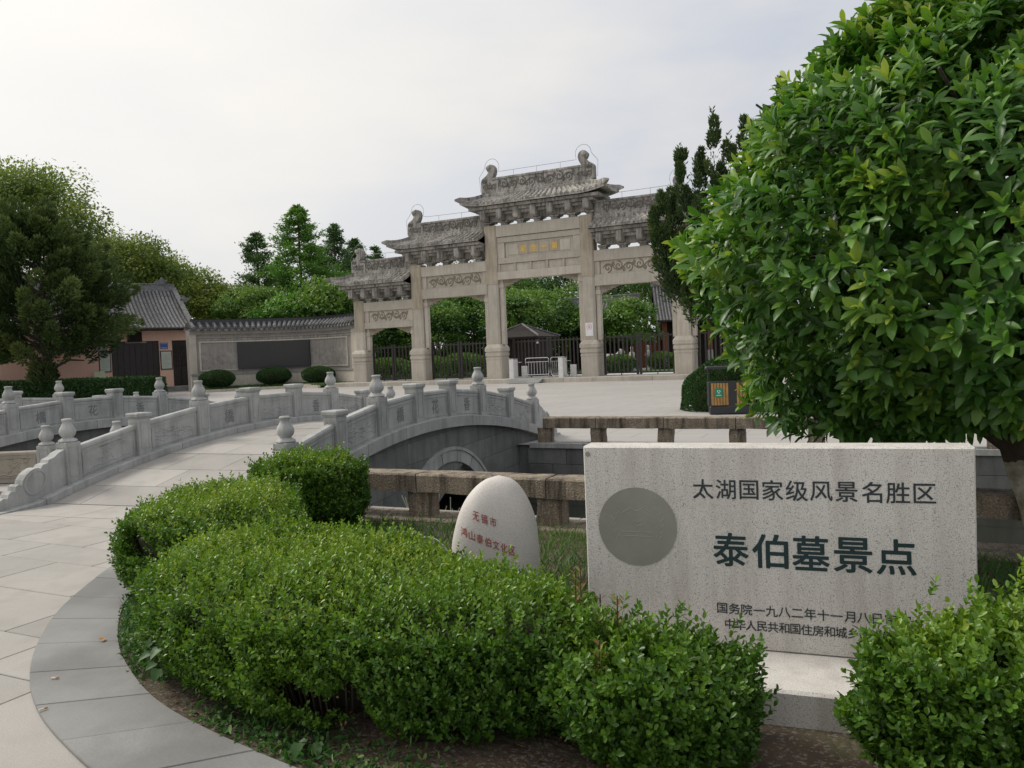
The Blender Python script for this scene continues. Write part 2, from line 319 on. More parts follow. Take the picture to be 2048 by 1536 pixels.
for s in range(24):
    i0, i1 = s*10, s*10+10; idx = list(range(i0, i1+1, 2)); sh = .0035
    a, b = ki[idx], ko[idx]
    poly = [tuple(p) for p in a]+[tuple(p) for p in b[::-1]]
    c = np.mean(poly, 0); poly = [(c[0]+(x-c[0])*(1-.006), c[1]+(y-c[1])*(1-.006)) for x, y in poly]
    z = .014+.003*random.random(); bev = [(c[0]+(x-c[0])*.985, c[1]+(y-c[1])*.985) for x, y in poly]
    ob('kerb_stone', MB().loft([[(x, y, -.06) for x, y in poly], [(x, y, z-.005) for x, y in poly], [(x, y, z) for x, y in bev]]), M['kerb'], kerb)
def inside(p, poly):
    x, y = p; r = False; j = len(poly)-1
    for i in range(len(poly)):
        xi, yi = poly[i]; xj, yj = poly[j]
        if (yi > y) != (yj > y) and x < (xj-xi)*(y-yi)/(yj-yi)+xi: r = not r
        j = i
    return r
BED = [tuple(p) for p in ki]+[(8, 2), (8, 6.08), (-5.33, 6.08)]
KPOLY = [tuple(p) for p in ko]+[(8, 1.5), (8, 6.08), (-5.9, 6.08)]
BEDX = [tuple(p) for p in ki*.72+ko*.28]+[(8, 2), (8, 6.08), (-5.45, 6.08)]
# soil sheet
nx, ny = 150, 60; X = np.linspace(-5.6, 5.2, nx); Y = np.linspace(1.7, 6.08, ny); V = []; F = []; idm = {}
for i, x in enumerate(X):
    for j, y in enumerate(Y):
        idm[i, j] = len(V); V.append((x, y, .007+.004*noise1(x*3+y, 1)*noise1(y*2.6-x, 2)*.5+.003*noise1(x*9, 3)*noise1(y*8, 5)*.3))
for i in range(nx-1):
    for j in range(ny-1):
        if inside(((X[i]+X[i+1])/2, (Y[j]+Y[j+1])/2), BEDX): F.append((idm[i, j], idm[i+1, j], idm[i+1, j+1], idm[i, j+1]))
tag(ob('planting_bed', fastmesh('planting_bed', V, F), M['soil']), kind='structure')
# paving slabs in the foreground: each one a stone
ob('mortar_bed', MB().add([(-13.6, 1.15, -.012), (-1.9, 1.15, -.012), (-1.9, 6.3, -.012), (-13.6, 6.3, -.012)], [(0, 1, 2, 3)]), M['soil'], GROUND)
sl = {}
def slab(w, d):
    k = (round(w, 2), round(d, 2))
    if k not in sl: sl[k] = MB().box(-w/2+.0035, w/2-.0035, -d/2+.0035, d/2-.0035, -.035, 0, .004).mesh('paving_slab')
    return sl[k]
y = 1.2; row = 0; ns = 0
while y < 6.3:
    d = (.6, .6, .42)[row % 3]; x = -13.2+(.45 if row % 2 else 0)+.1*random.random()
    while x < -2.0:
        w = (1.0, .9, 1.1)[(row*3+int(x*7)) % 3]; c = (x+w/2, y+d/2)
        if not inside(c, [(-5.5, 6.3)]+[(p[0]+.25, p[1]+.25) for p in ki]+[(8, 2), (8, 6.3)]) and ns < 300:
            if not (-8.6 < c[0] < -6.0 and c[1] > 5.75) and not (c[0] < -8.6 and c[1] > 6.1):
                ob('paving_slab', slab(w, d), M['pave'], GROUND, (c[0], c[1], .0015*random.random()-.001)); ns += 1
        x += w
    y += d; row += 1

# ------------------------------------------------------------------ bridges
def zarc(t): 
    z = .64-.43*((t-3.55)/3.5)**2
    return z if z > .05 else max(.012, .05+(z-.05)*.3)
def vase_mesh():
    prof = [(.088, 0), (.096, .012), (.088, .03), (.066, .046), (.058, .055), (.064, .064), (.080, .085), (.088, .112), (.086, .14), (.073, .172), (.058, .2), (.049, .222), (.048, .238), (.056, .252), (.060, .262), (.050, .275), (.0, .277)]
    def lob(i, a):
        if i in (1, 2): return .10*abs(math.cos(a*4))
        if 6 <= i <= 9: return .055*abs(math.sin(a*4))
        if 10 <= i <= 13: return .05*math.cos(a*16)
        return 0
    mb = MB().lathe(prof, 48, lob); mb.smooth = True; return mb.mesh('lotus_finial')
VASE = vase_mesh()
def post_mesh(h):
    w = .095; mb = MB().box(-w, w, -w, w, -.04, h, .006)
    for sx, sy in ((1, 0), (-1, 0), (0, 1), (0, -1)):      # raised border on every face
        def fn(u, v, d): return (sx*(w+d)+(-sy)*u, sy*(w+d)+sx*u, v)
        for a in ((-.062, -.052, .07, h-.05), (.052, .062, .07, h-.05), (-.05, .05, .07, .08), (-.05, .05, h-.06, h-.05)):
            mb.prism([(a[0], a[2]), (a[1], a[2]), (a[1], a[3]), (a[0], a[3])], fn, -.001, .0055)
    return mb.mesh('post')
POST_V, POST_C = post_mesh(.47), post_mesh(.455)
CAPM = MB().box(-.105, .105, -.105, .105, .455, .475, .002).box(-.118, .118, -.118, .118, .475, .522, .014).mesh('post_cap')
def spiral(cx, cy, r, turns, a0, sgn, n=18):
    return [(cx+r*(1-k/n*.86)*math.cos(a0+sgn*k/n*turns*2*math.pi), cy+r*(1-k/n*.86)*math.sin(a0+sgn*k/n*turns*2*math.pi)) for k in range(n+1)]
def relief_lines(w, h, seed, kind):
    R = random.Random(seed); L = []
    if kind == 'scroll':
        n = max(3, int(w/h*1.15)); st = w/n
        for k in range(n):
            up = 1 if k % 2 else -1; cx = -w/2+st*(k+.5); r = min(st*.55, h*.40)
            L.append(spiral(cx, up*h*.08, r, 1.4, math.pi/2*up, -up)); L.append(spiral(cx+st*.45, -up*h*.24, r*.5, 1.2, -math.pi/2*up, up, 12))
        L.append([(-w/2+w*i/30, h*.30*math.sin(i/30*math.pi*n)) for i in range(31)])
    elif kind == 'tree':
        def br(x, y, a, l, d):
            pts = [(x, y)]
            for _ in range(5):
                a += R.uniform(-.35, .35); x += math.cos(a)*l/5; y += math.sin(a)*l/5; pts.append((x, y))
            L.append(pts)
            if d:
                for _ in range(2): br(*pts[R.randint(2, 5)], a+R.uniform(-1, 1), l*.6, d-1)
            for _ in range(3):
                px, py = pts[R.randint(1, 5)]; L.append(spiral(px+R.uniform(-.04, .04), py+R.uniform(-.04, .04), .02+.012*R.random(), 1, R.random()*6, 1, 8))
        br(-w*.3+R.random()*w*.2, -h*.45, 1.1, h*1.1, 2); br(w*.1, -h*.4, 1.6, h*.6, 1)
        L.append([(-w*.48+w*.96*i/12, -h*.40+.012*math.sin(i*1.7+seed)) for i in range(13)])
    else:
        for k in range(3):
            b = -h*.42+k*h*.17; L.append([(-w*.48+w*.96*i/16, b+h*.22*abs(math.sin(i*.45+k*1.9+seed))*(1-.2*k)) for i in range(17)])
        for k in range(5):
            cx, cy = R.uniform(-w*.4, w*.4), R.uniform(0, h*.36); L.append(spiral(cx, cy, .03, 1.3, R.random()*6, 1, 10)); L.append([(cx-.09, cy-.02), (cx, cy-.028), (cx+.1, cy-.015)])
    lim = lambda p: (max(-w*.495, min(w*.495, p[0])), max(-h*.495, min(h*.495, p[1])))
    return [[lim(p) for p in l] for l in L]
def relief(mb, w, h, seed, kind, fn, r=.007):
    for l in relief_lines(w, h, seed, kind):
        for (x0, y0), (x1, y1) in zip(l[:-1], l[1:]):
            dx, dy = x1-x0, y1-y0; q = math.hypot(dx, dy)
            if q < 1e-5: continue
            nx_, ny_ = -dy/q*r, dx/q*r
            mb.add([fn(x0+nx_, y0+ny_, 0), fn(x0-nx_, y0-ny_, 0), fn(x1-nx_, y1-ny_, 0), fn(x1+nx_, y1+ny_, 0), fn(x0, y0, r), fn(x1, y1, r)], [(0, 4, 5, 3), (4, 1, 2, 5), (0, 1, 4), (3, 5, 2)])
DRUM = [(0, .42), (.08, .41), (.13, .385), (.2, .38), (.215, .35), (.27, .355), (.305, .325), (.33, .345), (.37, .357), (.42, .35), (.47, .32), (.51, .27), (.525, .22), (.56, .235), (.595, .22), (.605, .17), (.65, .18), (.68, .15), (.69, .112), (.74, .125), (.79, .1), (.815, .055), (.80, .015), (.77, 0), (0, 0)]
VPAT = [1, 0, 1, 0, 0, 1, 0, 1]
def railing(bridge, x0, a0, s, inw, chars, seed):
    pos = lambda t: np.array([x0+inw*.12*math.sin(math.pi*min(max(t, 0), 7)/7), a0+s*t, zarc(t)])
    for i in range(8):
        p = pos(i); po = ob('baluster_post', POST_V if VPAT[i] else POST_C, M['bridge'], bridge, p)
        if VPAT[i]: ob('lotus_finial', VASE, M['bridge'], po, (0, 0, .47), (0, 0, random.random()*.3))
        else: ob('post_cap', CAPM, M['bridge'], po)
    for i in range(7):
        A, B = pos(i), pos(i+1); ln = np.linalg.norm((B-A)[:2]); u0, u1 = .097/ln, 1-.097/ln
        def P(u, v, d, A=A, B=B): q = A+(B-A)*u; return (q[0]+d, q[1], q[2]+v)
        # slab with a rounded top rail
        pm = MB()
        sec = [(-.05, -.03), (.05, -.03), (.05, .335), (.062, .345), (.062, .375), (.045, .395), (-.045, .395), (-.062, .375), (-.062, .345), (-.05, .335)]
        pm.loft([[P(u, v, d) for d, v in sec] for u in (u0, .5, u1)])
        for sd_ in (1, -1):
            for a in ((u0+.03, u0+.045, .035, .31), (u1-.045, u1-.03, .035, .31), (u0+.045, u1-.045, .035, .047), (u0+.045, u1-.045, .298, .31)):
                pm.prism([(a[0], a[2]), (a[1], a[2]), (a[1], a[3]), (a[0], a[3])], P, sd_*.049, sd_*.058)
        pn = ob('railing_panel', pm, M['bridge'], bridge)
        rm = MB(); ch = chars.get(i)
        if ch:
            bold_text(rm, ch, 0, 0, .17, .19, lambda x, y, d: P(.5+x/ln, .175+y, .0512+d), .0045); ob('carved_character', rm, M['carve'], pn)
        else:
            relief(rm, ln*(u1-u0)-.14, .235, seed*10+i, 'tree' if i % 2 == 0 else 'hills', lambda x, y, d: P(.5+x/ln, .175+y, .0505+d*.8)); ob('relief_carving', rm, M['bridge'], pn)
    # drum stones at both ends, on the sloping kerb
    for e in (0, 1):
        t0 = 0 if e == 0 else 7; sg = -1 if e == 0 else 1; base = pos(t0)
        def Q(u, v, d): 
            t = t0+sg*(.095+u)/s; z = zarc(t); return (base[0]+d, base[1]+sg*(.095+u), z+v)
        mb = MB(); top = [(u, v) for u, v in DRUM[:-2]]; n = len(top)
        rings = [[Q(u, v, d) for d in (-.07, .07)]+[Q(u, max(0, -.01), d) for d in (.07, -.07)] for u, v in top]
        mb.loft(rings); dr = ob('drum_stone', mb, M['bridge'], bridge)
        for sd_ in (1, -1):
            rg = MB(); rr = [(.37+.137*math.cos(k*math.pi/12), .205+.137*math.sin(k*math.pi/12)) for k in range(24)]; ri = [(.37+.112*math.cos(k*math.pi/12), .205+.112*math.sin(k*math.pi/12)) for k in range(24)]
            for k in range(24):
                j = (k+1) % 24; rg.prism([rr[k], rr[j], ri[j], ri[k]], Q, sd_*.069, sd_*.08)
            ob('drum_ring', rg, M['bridge'], dr)
    # kerb stones below the railing
    ts = [-1.02, -.45, 0.5, 1.5, 2.5, 3.5, 4.5, 5.5, 6.5, 7.45, 8.02]
    for a, b in zip(ts[:-1], ts[1:]):
        rings = []
        for k in range(7):
            t = a+.004+(b-a-.008)*k/6; p = pos(t); z = zarc(t); lo = z-.15 if 0 < t < 7 else max(-.03, z-.15)
            o1, i1 = -inw*.14, inw*.19
            rings.append([(p[0]+o1, p[1], lo), (p[0]+i1, p[1], lo), (p[0]+i1, p[1], z-.006), (p[0]+i1-inw*.006, p[1], z), (p[0]+o1+inw*.006, p[1], z), (p[0]+o1, p[1], z-.006)])
        ob('kerb_stone', MB().loft(rings), M['bridge'], bridge)
    return pos
def deck(bridge, pL, pR):
    zd = lambda t: max(.003, zarc(t)-.085)
    t = -1.0; row = 0
    dm = MB().loft([[tuple(pL(q)[:2]+[.1, 0])+(zd(q)-.02,), tuple(pR(q)[:2]-[.1, 0])+(zd(q)-.02,), tuple(pR(q)[:2]-[.1, 0])+(-.3,), tuple(pL(q)[:2]+[.1, 0])+(-.3,)] for q in np.linspace(-.2, 7.2, 30)])
    db = ob('deck', dm, M['bridge'], bridge)
    while t < 8.0:
        d = (.62, .5, .55)[row % 3]; t1 = min(t+d, 8.02); n = 3; cuts = [0]+[(k+(.5 if row % 2 else 0)+.12*random.uniform(-1, 1))/n for k in range(1 if row % 2 == 0 else 0, n)]+[1]
        for a, b in zip(cuts[:-1], cuts[1:]):
            def P(u, tt, dz): 
                l, r = pL(tt)[:2]+[.2, 0], pR(tt)[:2]-[.2, 0]; q = l+(r-l)*u; return (q[0], q[1], zd(tt)+dz)
            e = .0016; tt = [t+.006, (t+t1)/2, t1-.006]
            ob('deck_slab', MB().loft([[P(a+e, q, -.03), P(b-e, q, -.03), P(b-e, q, -.001*row % .003), P(a+e, q, -.001*row % .003)] for q in tt]), M['pave'], db)
        t = t1; row += 1
def spandrel(bridge, pos, sgn, a_c, vis=True):
    """side wall with arch: backing, blocks and voussoir ring. sgn=+1 faces +x"""
    R1, R2, zc = 1.12, 1.30, -1.14
    off = -.02*sgn
    def S(a, z, d):
        t = (a-pos(0)[1])/(pos(1)[1]-pos(0)[1]); return (pos(t)[0]+off+sgn*d, a, z)
    a0, a1 = pos(0)[1]-.1, pos(7)[1]+.1
    top = lambda a: zarc((a-pos(0)[1])/(pos(1)[1]-pos(0)[1]))-.12
    # backing in vertical strips, leaving the arch open
    bm = MB(); A = np.linspace(a0, a1, 60)
    for p, q in zip(A[:-1], A[1:]):
        def lo(x): return zc+math.sqrt(max(0, (R1+.06)**2-(x-a_c)**2)) if abs(x-a_c) < R1+.06 else -1.1
        bm.loft([[S(p, lo(p), -.3), S(p, lo(p), .04), S(p, top(p), .04), S(p, top(p), -.3)], [S(q, lo(q), -.3), S(q, lo(q), .04), S(q, top(q), .04), S(q, top(q), -.3)]])
    sp = ob('spandrel_wall', bm, M['bridgedk'], bridge)
    if vis:
        R = random.Random(5); slope = -.055
        zs = [-1.1, -.78, -.46, -.16, .14, .42]
        for c in range(len(zs)-1):
            a = a0-.3*(c % 2)
            while a < a1:
                w = .72+.35*R.random(); b = a+w
                pts = []
                for x, y, X2, Y2 in ((a, zs[c], b, zs[c]), (b, zs[c], b, zs[c+1]), (b, zs[c+1], a, zs[c+1]), (a, zs[c+1], a, zs[c])):
                    for k in range(8): pts.append((x+(X2-x)*k/8, y+(Y2-y)*k/8))
                out = []
                cx, cz = (a+b)/2, (zs[c]+zs[c+1])/2
                for x, y in pts:
                    x = cx+(x-cx)*.994; y = cz+(y-cz)*.985; x = min(max(x, a0), a1); y = min(y+slope*(x-a_c)*-1, top(x)-.002)
                    d = math.hypot(x-a_c, y-zc)
                    if d < R1+.1: x, y = a_c+(x-a_c)*(R1+.1)/d, zc+(y-zc)*(R1+.1)/d
                    out.append((x, y))
                ar = abs(sum(out[i][0]*out[(i+1) % 32][1]-out[(i+1) % 32][0]*out[i][1] for i in range(32)))/2
                if ar > .02: ob('wall_block', MB().prism(out, S, .02, .052+.006*R.random()), M['bridgedk'], sp)
                a = b
        for k in range(9):
            t0, t1 = math.pi*(k+.02)/9, math.pi*(k+.98)/9; poly = [(a_c+R1*math.cos(t0+(t1-t0)*j/4), zc+R1*math.sin(t0+(t1-t0)*j/4)) for j in range(5)]+[(a_c+R2*math.cos(t1-(t1-t0)*j/4), zc+R2*math.sin(t1-(t1-t0)*j/4)) for j in range(5)]
            ob('arch_stone', MB().prism(poly, S, -.3, .078), M['bridge'], sp)
        rim = MB(); n = 30
        rim.loft([[S(a_c+r*math.cos(math.pi*k/n), zc+r*math.sin(math.pi*k/n), d) for r, d in ((R2-.01, .04), (R2+.035, .04), (R2+.035, .095), (R2-.01, .095))] for k in range(n+1)]); ob('arch_moulding', rim, M['bridge'], sp)
b1 = thing('stone_bridge', 'grey granite arched footbridge in the foreground with lotus-finial railings', 'bridge')
pL = railing(b1, -8.85, 6.14, .95, +1, {2: '橋', 4: '香'}, 1)
pR = railing(b1, -5.78, 6.42, .885, -1, {2: '橋', 3: '花', 4: '香'}, 2)
deck(b1, pL, pR); spandrel(b1, pR, 1, 9.85); spandrel(b1, pL, -1, 9.6, False)
b2 = thing('stone_bridge', 'second grey arched footbridge further left, partly cut by the picture edge', 'bridge')
qL = railing(b2, -15.7, 5.94, .953, +1, {}, 3)
qR = railing(b2, -12.58, 5.94, .953, -1, {2: '橋', 3: '花', 4: '香'}, 4)
deck(b2, qL, qR); spandrel(b2, qR, 1, 9.3)
# low stone railing on the pond rim between the bridges
def rim_rail(label, pts, fin, seed, cream=True):
    r = thing('pond_railing', label, 'railing')
    for k, p in enumerate(pts):
        po = ob('baluster_post', POST_V, M['bridge'], r, (p[0], p[1], .02), (0, 0, .46))
        if fin[k]: ob('lotus_finial', VASE, M['bridge'], po, (0, 0, .47))
    for k in range(len(pts)-1):
        A, B = np.array(pts[k]), np.array(pts[k+1]); ln = np.linalg.norm(B-A); d = (B-A)/ln; n = np.array([d[1], -d[0]])
        P = lambda u, v, w: (A[0]+d[0]*u+n[0]*w, A[1]+d[1]*u+n[1]*w, .02+v)
        pm = MB().loft([[P(u, v, w) for w, v in [(-.05, -.03), (.05, -.03), (.05, .345), (.06, .355), (.06, .385), (.045, .4), (-.045, .4), (-.06, .385), (-.06, .355), (-.05, .345)]] for u in (.1, ln-.1)])
        for a in ((.13, .145, .04, .32), (ln-.145, ln-.13, .04, .32), (.145, ln-.145, .04, .052), (.145, ln-.145, .308, .32)): pm.prism([(a[0], a[2]), (a[1], a[2]), (a[1], a[3]), (a[0], a[3])], P, .049, .06)
        pn = ob('railing_panel', pm, M['cream'] if cream else M['bridge'], r); rm = MB(); relief(rm, ln-.34, .25, seed+k, 'tree', lambda x, y, w: P(ln/2+x, .18+y, .0505+w), .010); ob('relief_carving', rm, M['cream'] if cream else M['bridge'], pn)
rim_rail('cream carved stone railing on the near pond rim between the two bridges', [(-12.25, 6.28), (-11.45, 6.70), (-10.66, 7.08), (-10.05, 7.72), (-9.15, 7.85)], [1, 0, 1, 1, 0], 40)
rim_rail('grey stone railing with small lotus finials on the far pond rim between the bridges', [(-12.3, 12.25), (-11.3, 12.45), (-10.3, 12.45), (-9.3, 12.25)], [1, 1, 1, 0], 50, False)

# ------------------------------------------------------------------ low stone beam rails round the pond
def beam_rail(label, xs, y, top, th, wd, seed):
    r = thing('stone_rail', label, 'stone rail', (0, y, 0)); R = random.Random(seed)
    for a, b in zip(xs[:-1], xs[1:]):
        n = 7; rings = []
        for k in range(n):
            x = a+.006+(b-a-.012)*k/(n-1); j = lambda: R.uniform(-.007, .007)
            rings.append([(x, -wd/2+j(), top-th+j()), (x, wd/2, top-th+j()), (x, wd/2, top-.012), (x, wd/2-.012, top+j()*.5), (x, -wd/2+.014, top+j()*.4), (x, -wd/2+j()*.6, top-.014)])
        ob('beam', MB().loft(rings), M['beam'], r)
    for x in xs:
        j = lambda: R.uniform(-.008, .008)
        w = .105; ob('post', MB().loft([[(x-w+j(), -.1+j(), z), (x+w+j(), -.1+j(), z), (x+w+j(), .1, z), (x-w+j(), .1, z)] for z in (-.04, .08, .18, top-th-.001)]), M['beam'], r)
beam_rail('weathered brown stone beam rail along the near pond edge behind the boulder', [-5.28, -4.02, -2.72, -1.45, -.15, .95], 6.28, .43, .165, .27, 3)
beam_rail('dark stained stone beam rail along the far pond edge beside the bridge', [-5.30, -4.38, -3.28, -2.2, -1.1, 0, 1.1, 2.2, 3.2], 12.08, .43, .17, .27, 4)

# ------------------------------------------------------------------ stone memorial gate
GX, GY, GZ = -16.66, 38.05, .2
mb = MB().box(-31.5, -1.5, 36.75, 39.9, -.1, .185)
pf = tag(ob('gate_platform', mb, M['gate']), kind='structure')
for k in range(20): ob('edge_stone', MB().box(-31.5+k*1.5+.004, -31.5+(k+1)*1.5-.004, 36.60, 36.98, -.05, .2, .012), M['gate'], pf)
for k in range(20): ob('platform_slab', MB().box(-31.5+k*1.5+.004, -31.5+(k+1)*1.5-.004, 36.985, 39.9, .15, .2, .004), M['pave'], pf)
gate = thing('memorial_gate', 'tall pale stone memorial gateway with six pillars and five tiled roofs', 'gate', (GX, GY, GZ))
PXS = [-11.41, -7.43, -2.69, 2.69, 7.43, 11.41]; PTOP = [4.66, 6.40, 8.05, 8.05, 6.40, 4.66]; OPEN = [3.04, 4.5, 5.2, 4.5, 3.04]
def pillar(x, top):
    c = .09; w = .33
    def oct_(w, c, z, dy=0): return [(-w+c, -w-dy, z), (w-c, -w-dy, z), (w, -w-dy+c, z), (w, w+dy-c, z), (w-c, w+dy, z), (-w+c, w+dy, z), (-w, w+dy-c, z), (-w, -w-dy+c, z)]
    sh = MB().loft([oct_(w, c, 1.8), oct_(w*.99, c, top*.62)]); p = ob('pillar', sh, M['gate'], gate, (x, 0, 0))
    ob('upper_shaft', MB().loft([oct_(w+.015, .06, top*.62+.002), oct_(w+.01, .06, top)]), M['gateshaft'], p)
    pd = MB()
    prof = [(.455, 0), (.455, 1.02), (.47, 1.03), (.47, 1.12), (.44, 1.14), (.44, 1.18), (.485, 1.2), (.485, 1.36), (.455, 1.38), (.455, 1.42), (.50, 1.44), (.50, 1.62), (.42, 1.76), (.36, 1.82)]
    pd.loft([oct_(a, .06, z, .04) for a, z in prof]); ob('pedestal', pd, M['gate'], p)
    return p
PIL = [pillar(x, t) for x, t in zip(PXS, PTOP)]
def rect_panel(name, x0, x1, z0, z1, y0, y1, m, parent=gate, b=.015): return ob(name, MB().box(x0, x1, y0, y1, z0, z1, b), m, parent)
def jamb(x, side, top):
    xx = x+side*(.33+.13)
    j = ob('jamb_post', MB().box(-.11, .11, -.14, .14, 1.80, top-.42, .02), M['gate'], gate, (xx, .0, 0))
    ob('jamb_capital', MB().box(-.14, .14, -.17, .17, top-.42, top-.18, .03).box(-.1, .1, -.13, .13, top-.18, top-.002), M['gate'], j)
    # cloud bracket under the lintel
    pts = [(0, 0), (.95, 0), (.93, -.07), (.8, -.08), (.72, -.15), (.58, -.15), (.5, -.24), (.36, -.24), (.28, -.33), (0, -.36)]
    mb = MB().prism([(side*u, v) for u, v in pts], lambda u, v, d: (u, d, v), -.1, .1)
    relief(mb, .5, .16, int(x*10)+side, 'scroll', lambda a, c, d: (side*.3+a, -.1-d, -.12+c), .014)
    ob('cloud_bracket', mb, M['gatecarve'], gate, (xx+side*.112, 0, top-.005))
for i in range(5):
    jamb(PXS[i], 1, OPEN[i]); jamb(PXS[i+1], -1, OPEN[i])
def carved(x0, x1, z0, z1, seed):
    c, w, h = (x0+x1)/2, x1-x0, z1-z0
    pn = rect_panel('relief_panel', x0+.62, x1-.62, z0+.003, z1-.003, -.13, .13, M['gate'])
    for a, b in ((x0+.33, x0+.615), (x1-.615, x1-.33)): rect_panel('infill_block', a, b, z0+.003, z1-.003, -.2, .2, M['gate'])
    rm = MB(); relief(rm, w-1.5, h*.80, seed, 'scroll', lambda x, y, d: (c+x, -.13-d*1.3, (z0+z1)/2+y), .034); ob('scroll_carving', rm, M['gatecarve'], pn)
LINT = [((4.04, 4.55), (3.04, 3.40)), ((5.72, 6.26), (4.5, 5.04)), None, ((5.72, 6.26), (4.5, 5.04)), ((4.04, 4.55), (3.04, 3.40))]
for i in (0, 1, 3, 4):
    for k, (z0, z1) in enumerate(LINT[i]):
        rect_panel('lintel', PXS[i]+.335, PXS[i+1]-.335, z0, z1, -.27, .27, M['gate'])
    carved(PXS[i], PXS[i+1], LINT[i][1][1], LINT[i][0][0], 20+i)
x0, x1 = PXS[2]+.335, PXS[3]-.335
rect_panel('lintel', x0, x1, 7.44, 8.03, -.29, .29, M['gate']); rect_panel('lintel', x0, x1, 5.2, 5.6, -.29, .29, M['gate'])
rect_panel('beam', x0, x1, 7.13, 7.42, -.22, .22, M['gate']); rect_panel('beam', x0, x1, 6.03, 6.33, -.22, .22, M['gate'])
rect_panel('board', x0, x1, 5.61, 6.02, -.12, .12, M['gate'])
for k in range(6): rect_panel('stud', x0+k*(x1-x0-.12)/5, x0+k*(x1-x0-.12)/5+.12, 5.605, 6.025, -.2, -.121, M['gate'])
for a, b in ((x0, x0+.42), (x1-.42, x1)): rect_panel('infill_block', a, b, 6.335, 7.125, -.2, .2, M['gate'])
plq = rect_panel('plaque', x0+.44, x1-.44, 6.335, 7.125, -.12, .12, M['gate'])
for k in range(6): rect_panel('plaque_tile', x0+.62+k*.585, x0+.62+k*.585+.575, 6.46, 7.0, -.15, -.119, M['gateshaft' if 0 < k < 5 else 'gate'], plq, .006)
for k, ch in enumerate('家世一第'):
    tm = MB(); bold_text(tm, ch, 0, 0, .30, .34 if ch != '一' else .05, lambda x, y, d: (x0+.62+(k+1.5)*.585+x, -.152-d*8, 6.73+y), .012); ob('gold_character', tm, M['gold'], plq)
# roofs
def s_tail(side, sc):
    pth = []
    for k in range(15):
        u = k/14
        if u < .55: q = u/.55; pth.append((side*(-.12-.16*q+.10*math.sin(q*math.pi)), .55+.62*q))
        else:
            a = (u-.55)/.45*4.2; pth.append((side*(-.28+.21*(1-math.cos(a))*.5+.0*a), 1.17+.17*math.sin(a)*(1-.1*a)))
    rr = [.27-.13*min(1, k/8) for k in range(9)]+[.14-.006*k for k in range(6)]
    return [(x*sc, z*sc) for x, z in pth], [r*sc for r in rr]
FIN = [(.54, 0), (.54, .6), (.50, .70), (.40, .78), (.26, .85), (.14, .95), (.07, 1.06), (.12, 1.10), (.18, 1.20), (.17, 1.32), (.09, 1.42), (-.04, 1.46), (-.18, 1.42), (-.28, 1.30), (-.31, 1.15), (-.27, .98), (-.18, .80), (-.08, .68), (-.12, .58), (-.3, .54), (-.50, .50), (-.50, 0)]
def finial(parent, x, y, z, side, sc=1.0):
    P3 = lambda u, v, d: (x+side*u*sc, d, z+v*sc)
    c = (-.02, .7); inn = [(c[0]+(u-c[0])*.93, c[1]+(v-c[1])*.95) if v > .02 else (u*.96, v) for u, v in FIN]
    mb = MB().loft([[P3(u, v, -.2) for u, v in inn], [P3(u, v, -.15) for u, v in FIN], [P3(u, v, .15) for u, v in FIN], [P3(u, v, .2) for u, v in inn]])
    f = ob('ridge_finial', mb, M['gatedk'], parent)
    for sg in (-1, 1):
        cm = MB()
        rings = [[P3(.05+r*math.cos(a), 1.27+r*math.sin(a), sg*d) for a in [k*math.pi/6 for k in range(12)]] for r, d in ((.13, .19), (.12, .26), (.07, .30), (.01, .31))]; cm.loft(rings); ob('finial_curl', cm, M['gatedk'], f)
    cm = MB(); relief(cm, .8*sc, .42*sc, int(x*7)+3, 'scroll', lambda a, b, d: (x+a+side*.02, -.2-d, z+.28*sc+b), .03)
    relief(cm, .3*sc, .3*sc, int(x*7)+4, 'scroll', lambda a, b, d: (x+a+side*.3*sc, -.2-d, z+.6*sc+b), .028)
    ob('finial_carving', cm, M['gatecarveshade'], f); return f
